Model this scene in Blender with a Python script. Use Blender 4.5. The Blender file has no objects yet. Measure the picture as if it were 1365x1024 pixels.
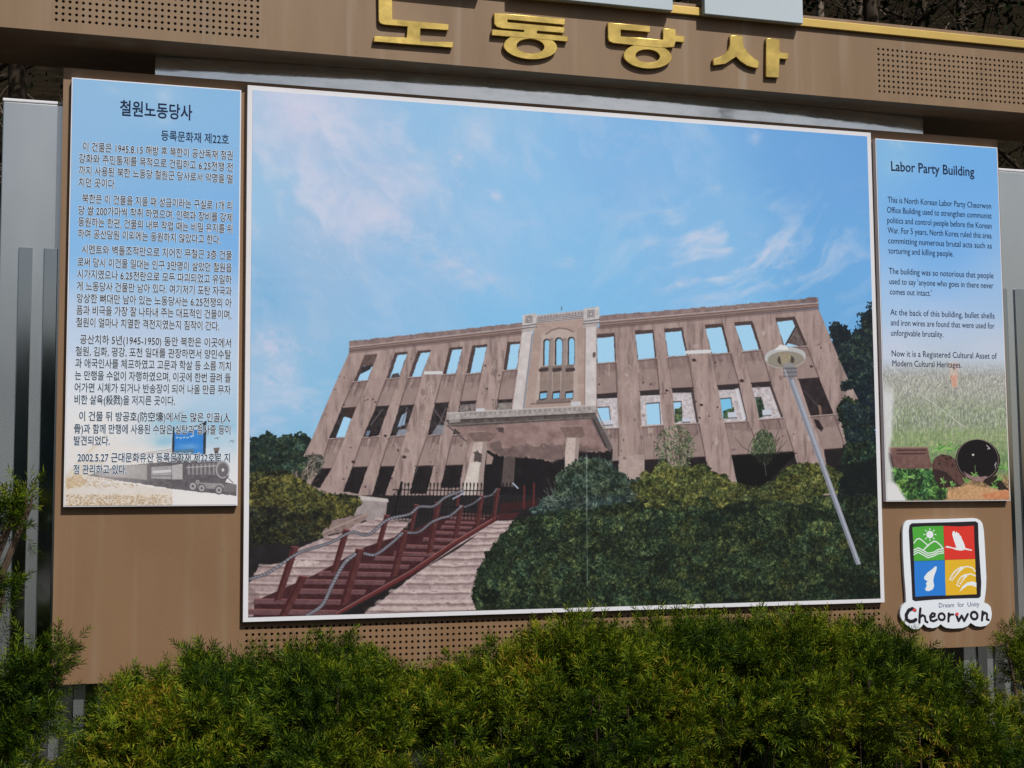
import bpy, bmesh, math, random
import numpy as np
from mathutils import Vector, Matrix

rng = np.random.default_rng(7)
random.seed(7)
SC = bpy.context.scene
COL = SC.collection

# ------------------------------------------------------------------ camera
FPX, YAW, PIT, ROL = 1864.589, -.288287387, .0848646090, .00739671415
CAM = np.array([-.48942794, -4.92764013, .401817575])
def _rot(rx, ry, rz):
    cx, sx, cy, sy, cz, sz = math.cos(rx), math.sin(rx), math.cos(ry), math.sin(ry), math.cos(rz), math.sin(rz)
    X = np.array([[1,0,0],[0,cx,-sx],[0,sx,cx]]); Z = np.array([[cz,-sz,0],[sz,cz,0],[0,0,1]]); Y = np.array([[cy,0,sy],[0,1,0],[-sy,0,cy]])
    return Z @ X @ Y
RM = _rot(PIT, ROL, YAW)
cam = bpy.data.cameras.new('camera'); camo = bpy.data.objects.new('camera', cam); COL.objects.link(camo)
cam.sensor_width = 36; cam.lens = FPX / 1365 * 36; cam.clip_end = 500; cam.clip_start = .05
m = np.eye(4); m[:3,0] = RM[:,0]; m[:3,1] = RM[:,2]; m[:3,2] = -RM[:,1]; m[:3,3] = CAM
camo.matrix_world = Matrix(m.tolist()); SC.camera = camo

# ------------------------------------------------------------------ light
SUN = np.array([.38, -1., 1.15]); SUN = SUN / np.linalg.norm(SUN)
w = bpy.data.worlds.new('World'); SC.world = w; w.use_nodes = True
nt = w.node_tree; nt.nodes.clear()
sky = nt.nodes.new('ShaderNodeTexSky'); sky.sky_type = 'NISHITA'; sky.sun_disc = False
sky.sun_elevation = math.asin(SUN[2]); sky.sun_rotation = math.atan2(SUN[0], SUN[1]); sky.air_density = 1.; sky.dust_density = 3.
bg = nt.nodes.new('ShaderNodeBackground'); bg.inputs[1].default_value = .055
wo = nt.nodes.new('ShaderNodeOutputWorld'); nt.links.new(sky.outputs[0], bg.inputs[0]); nt.links.new(bg.outputs[0], wo.inputs[0])
sl = bpy.data.lights.new('sun', 'SUN'); sl.energy = 5.0; sl.angle = math.radians(.5); sl.color = (1, .965, .91)
slo = bpy.data.objects.new('sun', sl); COL.objects.link(slo); slo.location = (3, -8, 9)
slo.rotation_euler = Vector((-SUN).tolist()).to_track_quat('-Z', 'Y').to_euler()
SC.view_settings.view_transform = 'Standard'; SC.view_settings.look = 'None'
SC.view_settings.exposure = -.34; SC.view_settings.gamma = 1; SC.view_settings.use_curve_mapping = False

# ------------------------------------------------------------------ helpers
GZ = -1.15                                     # ground level
def back(px, y):
    """point on the upright plane at depth y that the survey of the photograph gives for a feature"""
    d = RM @ np.array([(px[0]-682.5)/FPX, 1, -(px[1]-512)/FPX])
    s = (y - CAM[1]) / d[1]
    return CAM + s*d
def tag(o, label=None, cat=None, group=None, kind=None):
    if label: o['label'] = label
    if cat: o['category'] = cat
    if group: o['group'] = group
    if kind: o['kind'] = kind
    return o
def empty(name, loc, label, cat, group=None):
    o = bpy.data.objects.new(name, None); COL.objects.link(o); o.location = loc; o.empty_display_size = .1
    return tag(o, label, cat, group)
def place(o, parent):
    if parent is not None:
        o.parent = parent; o.matrix_parent_inverse = Matrix.Translation(parent.location).inverted()
        if parent.parent is not None:
            o.matrix_parent_inverse = Matrix.Identity(4)
    return o
def mesh_obj(name, verts, faces, mat, parent=None, uv=None, smooth=False):
    me = bpy.data.meshes.new(name); me.from_pydata([tuple(map(float, v)) for v in verts], [], faces); me.update()
    if mat: me.materials.append(mat)
    if smooth: me.polygons.foreach_set('use_smooth', [True]*len(me.polygons))
    o = bpy.data.objects.new(name, me); COL.objects.link(o)
    return place(o, parent)
def quads_obj(name, V, F, mat, parent=None, smooth=False):
    """V (n,3) float, F (m,k) int arrays"""
    me = bpy.data.meshes.new(name); n, k = F.shape
    me.vertices.add(len(V)); me.vertices.foreach_set('co', V.astype(np.float32).ravel())
    me.loops.add(n*k); me.loops.foreach_set('vertex_index', F.astype(np.int32).ravel())
    me.polygons.add(n); me.polygons.foreach_set('loop_start', np.arange(0, n*k, k, dtype=np.int32))
    if smooth: me.polygons.foreach_set('use_smooth', np.ones(n, bool))
    me.materials.append(mat); me.update(calc_edges=True)
    o = bpy.data.objects.new(name, me); COL.objects.link(o)
    return place(o, parent)
class MB:
    def __init__(s): s.v = []; s.f = []
    def box(s, x0, x1, y0, y1, z0, z1):
        b = len(s.v); s.v += [(x0,y0,z0),(x1,y0,z0),(x1,y1,z0),(x0,y1,z0),(x0,y0,z1),(x1,y0,z1),(x1,y1,z1),(x0,y1,z1)]
        s.f += [tuple(b+i for i in q) for q in ((0,3,2,1),(4,5,6,7),(0,1,5,4),(2,3,7,6),(1,2,6,5),(3,0,4,7))]; return s
    def quad(s, *p):
        b = len(s.v); s.v += list(p); s.f.append(tuple(range(b, b+len(p)))); return s
    def cyl(s, c, axis, r, h, n=12):
        b = len(s.v); c = np.array(c, float); a = np.array(axis, float)
        u = np.cross(a, (0,0,1) if abs(a[2]) < .9 else (1,0,0)); u /= np.linalg.norm(u); v = np.cross(a, u)
        for k in range(2):
            for i in range(n):
                t = 2*math.pi*i/n; s.v.append(tuple(c + a*h*k + r*(u*math.cos(t)+v*math.sin(t))))
        s.f += [(b+i, b+(i+1)%n, b+n+(i+1)%n, b+n+i) for i in range(n)]
        s.f += [tuple(range(b+n-1, b-1, -1)), tuple(range(b+n, b+2*n))]; return s
    def obj(s, name, mat, parent=None, bevel=0, smooth=False):
        o = mesh_obj(name, s.v, s.f, mat, parent, smooth=smooth)
        if bevel:
            md = o.modifiers.new('bevel', 'BEVEL'); md.width = bevel; md.segments = 2; md.limit_method = 'ANGLE'
        return o

# ------------------------------------------------------------------ materials
def srgb(c): 
    return tuple(((x/255)/12.92 if x/255 <= .04045 else ((x/255+.055)/1.055)**2.4) for x in c)
def material(name, col, rough=.6, metal=0, spec=.4, vary=.12, scale=6, stretch=(1,1,1), bump=0, bscale=60, col2=None, coat=0):
    mt = bpy.data.materials.new(name); mt.use_nodes = True; t = mt.node_tree; N = t.nodes; L = t.links
    b = N['Principled BSDF']; b.inputs['Roughness'].default_value = rough; b.inputs['Metallic'].default_value = metal
    b.inputs['Specular IOR Level'].default_value = spec; b.inputs['Coat Weight'].default_value = coat
    tc = N.new('ShaderNodeTexCoord'); mp = N.new('ShaderNodeMapping'); mp.inputs['Scale'].default_value = stretch
    L.new(tc.outputs['Object'], mp.inputs[0])
    n = N.new('ShaderNodeTexNoise'); n.inputs['Scale'].default_value = scale; n.inputs['Detail'].default_value = 8; n.inputs['Roughness'].default_value = .6
    L.new(mp.outputs[0], n.inputs['Vector'])
    r = N.new('ShaderNodeValToRGB'); r.color_ramp.elements[0].position = .3; r.color_ramp.elements[1].position = .72
    c2 = col2 if col2 else tuple(x*(1+vary) for x in col)
    r.color_ramp.elements[0].color = (*[x*(1-vary) for x in col], 1); r.color_ramp.elements[1].color = (*c2, 1)
    L.new(n.outputs['Fac'], r.inputs[0]); L.new(r.outputs[0], b.inputs['Base Color'])
    rr = N.new('ShaderNodeMapRange'); rr.inputs['To Min'].default_value = max(.02, rough-.08); rr.inputs['To Max'].default_value = min(1, rough+.1)
    L.new(n.outputs['Fac'], rr.inputs['Value']); L.new(rr.outputs[0], b.inputs['Roughness'])
    if bump:
        n2 = N.new('ShaderNodeTexNoise'); n2.inputs['Scale'].default_value = bscale; n2.inputs['Detail'].default_value = 5; L.new(mp.outputs[0], n2.inputs['Vector'])
        bp = N.new('ShaderNodeBump'); bp.inputs['Strength'].default_value = bump; bp.inputs['Distance'].default_value = .01
        L.new(n2.outputs['Fac'], bp.inputs['Height']); L.new(bp.outputs[0], b.inputs['Normal'])
    return mt
def leaf_material(name, ramp, rough=.55, scale=3):
    mt = bpy.data.materials.new(name); mt.use_nodes = True; t = mt.node_tree; N = t.nodes; L = t.links
    b = N['Principled BSDF']; b.inputs['Roughness'].default_value = rough; b.inputs['Specular IOR Level'].default_value = .09
    g = N.new('ShaderNodeNewGeometry'); tc = N.new('ShaderNodeTexCoord')
    n = N.new('ShaderNodeTexNoise'); n.inputs['Scale'].default_value = scale; n.inputs['Detail'].default_value = 3; L.new(tc.outputs['Object'], n.inputs['Vector'])
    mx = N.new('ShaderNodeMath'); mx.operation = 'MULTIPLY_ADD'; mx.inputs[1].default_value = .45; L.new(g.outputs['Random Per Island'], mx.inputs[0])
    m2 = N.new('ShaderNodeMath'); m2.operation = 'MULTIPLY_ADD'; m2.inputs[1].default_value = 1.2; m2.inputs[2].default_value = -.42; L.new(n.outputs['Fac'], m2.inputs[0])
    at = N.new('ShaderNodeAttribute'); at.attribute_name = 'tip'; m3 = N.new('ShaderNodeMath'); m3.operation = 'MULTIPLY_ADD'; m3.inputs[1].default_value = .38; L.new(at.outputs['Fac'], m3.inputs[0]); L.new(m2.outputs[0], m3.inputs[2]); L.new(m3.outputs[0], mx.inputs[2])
    r = N.new('ShaderNodeValToRGB')
    els = r.color_ramp.elements
    while len(els) < len(ramp): els.new(.5)
    for e, (p, c) in zip(els, ramp): e.position = p; e.color = (*c, 1)
    L.new(mx.outputs[0], r.inputs[0]); L.new(r.outputs[0], b.inputs['Base Color'])
    tr = N.new('ShaderNodeBsdfTranslucent'); L.new(r.outputs[0], tr.inputs[0]); ms = N.new('ShaderNodeMixShader'); ms.inputs[0].default_value = .15
    L.new(b.outputs[0], ms.inputs[1]); L.new(tr.outputs[0], ms.inputs[2]); L.new(ms.outputs[0], N['Material Output'].inputs[0])
    return mt
def rain_streaks(mt, amt=.16):
    t = mt.node_tree; N = t.nodes; L = t.links; b = N['Principled BSDF']; src = b.inputs['Base Color'].links[0].from_socket
    tc = N.new('ShaderNodeTexCoord'); mp = N.new('ShaderNodeMapping'); mp.inputs['Scale'].default_value = (1, 1, .045); L.new(tc.outputs['Object'], mp.inputs[0])
    n = N.new('ShaderNodeTexNoise'); n.inputs['Scale'].default_value = 13; n.inputs['Detail'].default_value = 6; L.new(mp.outputs[0], n.inputs['Vector'])
    r = N.new('ShaderNodeValToRGB'); r.color_ramp.elements[0].position = .56; r.color_ramp.elements[0].color = (0,0,0,1); r.color_ramp.elements[1].position = .74; r.color_ramp.elements[1].color = (amt*3,)*3+(1,)
    L.new(n.outputs['Fac'], r.inputs[0]); mx = N.new('ShaderNodeMix'); mx.data_type = 'RGBA'; mx.inputs['B'].default_value = (.36,.31,.25,1)
    L.new(r.outputs[0], mx.inputs['Factor']); L.new(src, mx.inputs['A'])
    d = N.new('ShaderNodeTexNoise'); d.inputs['Scale'].default_value = 34; d.inputs['Detail'].default_value = 4; L.new(tc.outputs['Object'], d.inputs['Vector'])
    r2 = N.new('ShaderNodeValToRGB'); r2.color_ramp.elements[0].position = .70; r2.color_ramp.elements[0].color = (0,0,0,1); r2.color_ramp.elements[1].position = .76; r2.color_ramp.elements[1].color = (.35,.35,.35,1)
    L.new(d.outputs['Fac'], r2.inputs[0]); m2 = N.new('ShaderNodeMix'); m2.data_type = 'RGBA'; m2.inputs['B'].default_value = (.10,.06,.04,1); L.new(r2.outputs[0], m2.inputs['Factor']); L.new(mx.outputs['Result'], m2.inputs['A']); L.new(m2.outputs['Result'], b.inputs['Base Color'])
M = {}
M['board'] = material('tan_painted_metal', (.225,.135,.074), .42, spec=.35, vary=.08, scale=3, stretch=(1,1,.5), bump=.05, bscale=220)
M['beam'] = material('brown_painted_metal', (.232,.152,.090), .42, spec=.35, vary=.10, scale=3.5, stretch=(2.2,1,.3), bump=.05, bscale=220)
rain_streaks(M['board'], .07); rain_streaks(M['beam'], .16)
M['gold'] = material('gold_metal', (.60,.44,.13), .30, metal=.85, vary=.22, scale=11, bump=.25, bscale=7)
M['goldtrim'] = material('gold_trim', (.50,.35,.10), .45, metal=.45, vary=.1, scale=8, stretch=(.3,1,1))
M['pale'] = material('pale_painted_metal', (.46,.54,.60), .4, vary=.04, scale=2)
M['pillar'] = material('satin_steel', (.68,.73,.76), .24, metal=.90, vary=.06, scale=2.5, stretch=(1,1,.4))
M['mirror'] = material('polished_steel', (.50,.54,.57), .06, metal=1, vary=.06, scale=5, stretch=(1,1,.2), bump=.04, bscale=4)
M['silver'] = material('polished_steel_sheet', (.93,.97,.97), .05, metal=1, vary=.12, scale=9, stretch=(1,1,2.5), bump=.16, bscale=2.2)
M['white'] = material('white_panel_edge', (.70,.70,.75), .4, vary=.03)
M['dark'] = material('dark_inner_metal', (.02,.017,.016), .8, vary=.1)  # near-black stand-in for the shade inside the punched holes
M['steel'] = material('painted_steel', (.12,.12,.12), .5, metal=.3)
M['bark'] = material('bark', (.060,.046,.034), .9, spec=.05, vary=.45, scale=14, stretch=(1,1,.25), bump=.6, bscale=40)
M['palebark'] = material('pale_bark', (.22,.17,.13), .9, vary=.35, scale=14, stretch=(1,1,.25), bump=.5, bscale=40)
M['twig'] = material('twig', (.07,.045,.028), .85, vary=.3, scale=20)
M['litter'] = material('leaf_litter', (.013,.011,.008), .95, spec=0, vary=.5, scale=5, bump=1, bscale=30, col2=(.021,.016,.010))
M['paving'] = material('plaza_paving', (.055,.05,.042), .85, spec=.1, vary=.15, scale=4, bump=.3, bscale=80)
M['soil'] = material('soil', (.05,.036,.024), .95, spec=.05, vary=.4, scale=9, bump=1, bscale=60)
M['ridge'] = material('wooded_ridge', (.008,.014,.014), .95, spec=0, vary=.5, scale=1.2, bump=1, bscale=4)
M['yew'] = leaf_material('yew_needles', [(0,(.006,.014,.003)),(.38,(.014,.034,.003)),(.60,(.046,.086,.004)),(.90,(.19,.22,.010)),(1,(.26,.17,.02))])  # dark end puts shade between shoots into the colour; yellow tips are new growth
M['leaf'] = leaf_material('evergreen_leaves', [(0,(.006,.010,.004)),(.5,(.015,.026,.008)),(.9,(.04,.055,.016)),(1,(.08,.05,.022))], scale=1.2)
M['wood'] = M['twig']

# ------------------------------------------------------------------ setting
def height_sheet(name, x0, x1, y0, y1, nx, ny, fz, mat):
    xs = np.linspace(x0, x1, nx); ys = np.linspace(y0, y1, ny); X, Y = np.meshgrid(xs, ys)
    V = np.stack([X, Y, fz(X, Y)], -1).reshape(-1, 3); i = np.arange((nx-1)*(ny-1)); r = i//(nx-1); c = i % (nx-1); a = r*nx+c
    o = quads_obj(name, V, np.stack([a, a+1, a+nx+1, a+nx], -1), mat, smooth=True); return tag(o, kind='structure')
def wob(X, Y, s, seed):
    g = np.random.default_rng(seed); z = 0*X
    for k in range(7):
        a = g.uniform(0, 6.28); f = s*g.uniform(.5, 2.2); z = z + np.sin(X*math.cos(a)*f + Y*math.sin(a)*f + g.uniform(0, 6.28))/(1+f/s)
    return z
o = mesh_obj('ground', [(-150,-150,GZ),(150,-150,GZ),(150,150,GZ),(-150,150,GZ)], [(0,1,2,3)], M['paving']); tag(o, kind='structure')
o = mesh_obj('planting_bed', [(-12,-1.75,GZ+.004),(14,-1.75,GZ+.004),(14,3,GZ+.004),(-12,3,GZ+.004)], [(0,1,2,3)], M['soil']); tag(o, kind='structure')
height_sheet('hillside', -40, 50, 1.4, 45, 160, 110, lambda X, Y: GZ - .1 + np.clip(Y-1.6, 0, None)*.62 + .12*wob(X, Y, 1.1, 3)*np.clip(Y-1.4, 0, 1), M['litter'])
height_sheet('distant_ridge', -90, 90, -75, -30, 150, 50, lambda X, Y: GZ - .2 + (np.clip(1-np.abs(Y+52)/22, 0, 1)**.6)*(7.5 + .9*wob(X, Y, .12, 5) + .8*wob(X, Y, .8, 6) - np.clip(X, 0, 60)*.13), M['ridge'])

# ------------------------------------------------------------------ the board
YB = .026                                      # front of the tan board; the posters' faces stand at y = 0
def plate(name, x0, x1, z0, z1, yf, yb, cuts, mat, parent):
    """box whose front sheet has rectangular openings for the perforated sheets"""
    xs = sorted({x0, x1, *[c[0] for c in cuts], *[c[1] for c in cuts]}); zs = sorted({z0, z1, *[c[2] for c in cuts], *[c[3] for c in cuts]})
    mb = MB()
    for i in range(len(xs)-1):
        for j in range(len(zs)-1):
            cx, cz = (xs[i]+xs[i+1])/2, (zs[j]+zs[j+1])/2
            if any(c[0] < cx < c[1] and c[2] < cz < c[3] for c in cuts): continue
            mb.quad((xs[i],yf,zs[j]),(xs[i+1],yf,zs[j]),(xs[i+1],yf,zs[j+1]),(xs[i],yf,zs[j+1]))
    mb.quad((x0,yb,z0),(x0,yb,z1),(x1,yb,z1),(x1,yb,z0))
    mb.quad((x0,yf,z0),(x0,yf,z1),(x0,yb,z1),(x0,yb,z0)); mb.quad((x1,yf,z0),(x1,yb,z0),(x1,yb,z1),(x1,yf,z1))
    mb.quad((x0,yf,z0),(x0,yb,z0),(x1,yb,z0),(x1,yf,z0)); mb.quad((x0,yf,z1),(x1,yf,z1),(x1,yb,z1),(x0,yb,z1))
    return mb.obj(name, mat, parent)
def perforated(name, x0, z0, nx, nz, p, r, yf, dep, mat, parent):
    """sheet of nx by nz round punched holes; x0,z0 = centre of the lowest left hole"""
    a = np.arange(8)*math.pi/4 + math.pi/8
    ring = np.stack([np.cos(a)*r, 0*a, np.sin(a)*r], -1); ring2 = ring + [0, dep, 0]
    h = p/2; sq = np.array([(h,0,h*.41),(h*.41,0,h),(-h*.41,0,h),(-h,0,h*.41),(-h,0,-h*.41),(-h*.41,0,-h),(h*.41,0,-h),(h,0,-h*.41)])
    cor = np.array([(h,0,h),(-h,0,h),(-h,0,-h),(h,0,-h)])
    base = np.concatenate([ring, sq, cor, ring2])          # 8 + 8 + 4 + 8
    F = [(i, (i+1) % 8, 8+(i+1) % 8, 8+i) for i in range(8)] + [(20+i, 20+(i+1) % 8, (i+1) % 8, i) for i in range(8)]
    F += [(8+0, 8+1, 16, 16), (8+2, 8+3, 17, 17), (8+4, 8+5, 18, 18), (8+6, 8+7, 19, 19)]
    F = [tuple(dict.fromkeys(f)) for f in F]
    V = []; FF = []
    for i in range(nx):
        for j in range(nz):
            b = len(V); V += [tuple(v) for v in (base + [x0+i*p, yf, z0+j*p])]; FF += [tuple(b+k for k in f) for f in F]
    return mesh_obj(name, V, FF, mat, parent)
BX0, BX1, BZ0, BZ1 = -.624, 3.116, -.190, 1.909
board = empty('information_board', (1.245, .04, BZ0), 'wide tan metal board on two grey pillars, carrying the three printed panels', 'board')
P = .02168; cut = (.0156-P/2, .0156+114.5*P, -.1541-P/2, -.0240+P/2)
plate('face_plate', BX0, BX1, BZ0, BZ1, YB, YB+.03, [cut], M['board'], board)
perforated('perforated_sheet', .0156, -.1541, 115, 7, P, .0052, YB, .004, M['board'], board)
MB().box(BX0+.01, BX1-.01, YB+.0265, YB+.0285, BZ0+.01, BZ1-.01).obj('backing_sheet', M['dark'], board)  # dark sheet added behind the holes, cavity shade put into its colour

# pillars with polished strips
def pillar(x0, x1, strips, label):
    t = empty('pillar', ((x0+x1)/2, .15, GZ), label, 'pillar', 'grey pillars at both ends of the board')
    MB().box(x0, x1, YB+.050, YB+.30, GZ, 1.790).obj('body', M['pillar'], t, bevel=.004)
    MB().box(x0-.0015, x1+.0015, YB+.0485, YB+.3015, 1.7905, 1.802).obj('cap', M['white'], t, bevel=.003)  # white strip puts the sunlit chamfer of the pillar top into its colour
    for a in strips:
        MB().box(a, a+.045, YB+.042, YB+.0495, GZ+.02, 1.285).obj('steel_strip', M['mirror'], t, bevel=.002)
    return t
pillar(-.821, -.41, [-.759, -.677, -.598, -.518], 'grey pillar with polished steel strips behind the Korean text end of the board')
pillar(2.90, 3.312, [2.962, 3.042, 3.121, 3.204], 'grey pillar with polished steel strips behind the English text end of the board')

# curved silver fascia above the board
fx = np.linspace(-.316, 2.80, 41); tt = (fx-1.25)/1.56
fy = .034 + .055*np.abs(tt)**2.2
V = []; F = []
for x, y in zip(fx, fy): V += [(x, y, BZ1+.003), (x, y, 1.9955), (x, .125, BZ1+.003), (x, .125, 1.9955)]
for i in range(len(fx)-1):
    a = 4*i; F += [(a, a+4, a+5, a+1), (a, a+2, a+6, a+4), (a+2, a+3, a+7, a+6)]
F += [(0, 1, 3, 2), (4*40, 4*40+2, 4*40+3, 4*40+1)]
o = mesh_obj('steel_fascia', V, F, M['silver']); tag(o, 'bowed brushed steel strip squeezed between the top of the board and the brown header beam', 'metal fascia')
o.data.polygons.foreach_set('use_smooth', [True]*len(o.data.polygons))
md = o.modifiers.new('split', 'EDGE_SPLIT'); md.split_angle = math.radians(30)

# header beam
YH = -.086; HZ0, HZ1 = 1.997, 2.318; HX0, HX1 = -1.25, 3.75
beam = empty('header_beam', (1.25, .12, HZ0), 'brown metal header beam with gold Korean letters above the board', 'header beam')
cutL = (-.6478-P/2, -.6478+31*P+P/2, 2.0386-P/2, 2.0386+8.5*P); cutR = (2.4930-P/2, 2.4930+31.5*P, 2.0365-P/2, 2.0365+8.5*P)
plate('fascia_box', HX0, HX1, HZ0, HZ1, YH, .32, [cutL, cutR], M['beam'], beam)
perforated('perforated_sheet', -.6478, 2.0386, 32, 9, P, .0054, YH, .004, M['beam'], beam)
perforated('perforated_sheet', 2.4930, 2.0365, 32, 9, P, .0054, YH, .004, M['beam'], beam)
for c in (cutL, cutR): MB().box(c[0]-.01, c[1]+.01, YH+.03, YH+.034, c[2]-.01, c[3]+.01).obj('backing_sheet', M['dark'], beam)  # same painted shade behind the holes of the beam
MB().box(HX0+.002, HX1-.002, YH-.016, YH-.001, 2.268, 2.300).obj('gold_trim', M['goldtrim'], beam, bevel=.002)
for x in (.2, 2.3): MB().box(x-.05, x+.05, .13, .23, GZ, HZ0-.001).obj('post', M['steel'], beam)

def curve_mesh(name, splines, half, bevel, origin_y, mat, parent, res=0):
    """closed outlines (x, z) -> solid with front and back faces, centred on the plane y = origin_y"""
    c = bpy.data.curves.new(name, 'CURVE'); c.dimensions = '2D'; c.fill_mode = 'BOTH'; c.extrude = max(half-bevel, 1e-5); c.bevel_depth = bevel; c.bevel_resolution = 1; c.offset = -bevel
    for pts in splines:
        sp = c.splines.new('POLY'); sp.points.add(len(pts)-1); sp.use_cyclic_u = True
        for q, p in zip(sp.points, pts): q.co = (p[0], p[1], 0, 1)
    t = bpy.data.objects.new(name, c); COL.objects.link(t); dg = bpy.context.evaluated_depsgraph_get()
    me = bpy.data.meshes.new_from_object(t.evaluated_get(dg)); bpy.data.objects.remove(t)
    me.transform(Matrix(((1,0,0,0),(0,0,-1,origin_y),(0,1,0,0),(0,0,0,1)))); me.materials.clear(); me.materials.append(mat); me.name = name
    o = bpy.data.objects.new(name, me); COL.objects.link(o); return place(o, parent)
Z8 = lambda x, y: (460+x/3.102, y/3.102)
Z9 = lambda x, y: (860+x/2.703, y/2.703)
def ell(cx, cy, rx, ry, n=40, tilt=0, f=None):
    out = []
    for i in range(n):
        a = 2*math.pi*i/n; x, y = rx*math.cos(a), ry*math.sin(a)
        out.append((cx+x*math.cos(tilt)-y*math.sin(tilt), cy+x*math.sin(tilt)+y*math.cos(tilt)))
    return [f(*p) for p in out] if f else out
YL = YH-.018
def letter(outlines_layers, name='gold_letter'):
    objs = []
    for k, outl in enumerate(outlines_layers):
        spl = [[tuple(back(p, YL)[[0, 2]]) for p in o] for o in outl]
        objs.append(curve_mesh(name, spl, .0085-.0004*k, .0012, YH-.0095+.0004*k, M['gold'], None))
    a = objs[0]
    if len(objs) > 1:
        bm = bmesh.new()
        for q in objs: bm.from_mesh(q.data)
        bm.to_mesh(a.data); bm.free()
        for q in objs[1:]: bpy.data.objects.remove(q)
    return place(a, beam)
letter([[[Z8(*p) for p in [(137,-55),(193,-52),(195,80),(428,100),(428,125),(312,118),(310,172),(448,173),(445,197),(118,172),(122,148),(255,155),(258,110),(160,102),(145,96),(139,84)]]]])
letter([[[Z8(*p) for p in [(617,53),(910,78),(908,103),(672,81),(672,92),(908,113),(906,137),(795,128),(793,138),(922,150),(920,172),(607,146),(609,121),(740,133),(740,125),(650,118),(628,112),(617,98)]]],
        [ell(767, 192, 111, 53, tilt=.06, f=Z8), ell(767, 191, 57, 30, tilt=.06, f=Z8)]])
letter([[[(810.7,30),(866.8,34.8),(866.2,42.9),(827.5,39.6),(827.5,48.4),(884.4,53.2),(884.4,37.7),(900.7,38.8),(900.7,47.4),(912.9,48.1),(912,56.6),(900.7,55.5),(898.8,62.9),(880,64),(818,57.5),(812,55),(810.5,50)]],
        [ell(863.6, 74.8, 32.2, 16.6, tilt=.06), ell(863.6, 74.6, 16.1, 8.6, tilt=.06)]])
letter([[[Z9(*p) for p in [(308,127),(352,130),(353,150),(357,170),(370,190),(388,206),(411,222),(408,246),(388,243),(368,237),(345,222),(328,205),(312,215),(290,230),(247,236),(246,212),(270,205),(288,194),(300,180),(306,160)]]],
        [[Z9(*p) for p in [(438,138),(485,141),(485,188),(517,191),(515,213),(485,211),(483,280),(436,277)]]]])

# pale boxes standing on the beam front
for k, (a, b, lab) in enumerate([(.39,.832,'pale blue-grey sign box over the first gold letter, leftmost of the three on the beam'),
                                 (.945,1.583,'wide pale blue-grey sign box over the second and third gold letters'),
                                 (1.715,2.134,'narrow pale blue-grey sign box over the last gold letter, beside the dark trees')]):
    t = empty('sign_box', ((a+b)/2, YH-.02, 2.266), lab, 'sign box', 'pale sign boxes on the header beam')
    MB().box(a, b, YH-.046, YH-.0165, 2.266, 2.83).obj('casing', M['pale'], t, bevel=.002)
    MB().box(a+.02, b-.02, YH-.016, YH-.001, 2.3015, 2.81).obj('bracket', M['steel'], t)

# ------------------------------------------------------------------ painter for the flat prints
def up(a, h, w):
    H, W = a.shape; y = np.linspace(0, H-1.001, h); x = np.linspace(0, W-1.001, w); yi = y.astype(int); xi = x.astype(int)
    fy = y-yi; fx = x-xi; fy = fy*fy*(3-2*fy); fx = fx*fx*(3-2*fx)
    r = a[yi]*(1-fy)[:, None] + a[yi+1]*fy[:, None]
    return (r[:, xi]*(1-fx) + r[:, xi+1]*fx)
def fbm(h, w, cell, octv=4, seed=0, ax=1., ay=1., rough=.5):
    g = np.random.default_rng(seed); out = np.zeros((h, w)); amp = 1; tot = 0
    for k in range(octv):
        ch = max(2, int(h/(cell*ay))+2); cw = max(2, int(w/(cell*ax))+2)
        if ch > h or cw > w: break
        out += amp*up(g.random((ch, cw)), h, w); tot += amp; amp *= rough; cell /= 2
    out /= tot; return np.clip((out-.5)*2.2, -1, 1)
NTAB = np.random.default_rng(123).random((128, 128))
def noise_at(u, v):
    i = np.floor(u).astype(int); j = np.floor(v).astype(int); fu = u-i; fv = v-j; fu = fu*fu*(3-2*fu); fv = fv*fv*(3-2*fv); T = lambda a, b: NTAB[a % 128, b % 128]
    return (T(i, j)*(1-fu)+T(i+1, j)*fu)*(1-fv)+(T(i, j+1)*(1-fu)+T(i+1, j+1)*fu)*fv
def streaky(X, Y, ang, ln, wd, off=0, oc=4):
    u = (X*math.cos(ang)+Y*math.sin(ang))/ln+off; v = (-X*math.sin(ang)+Y*math.cos(ang))/wd+off*1.7; z = 0; a = 1; t = 0
    for k in range(oc): z = z+a*noise_at(u*2**k+k*7.3, v*2**k+k*3.1); t += a; a *= .6
    return np.clip((z/t-.5)*2.4, -1, 1)
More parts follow.
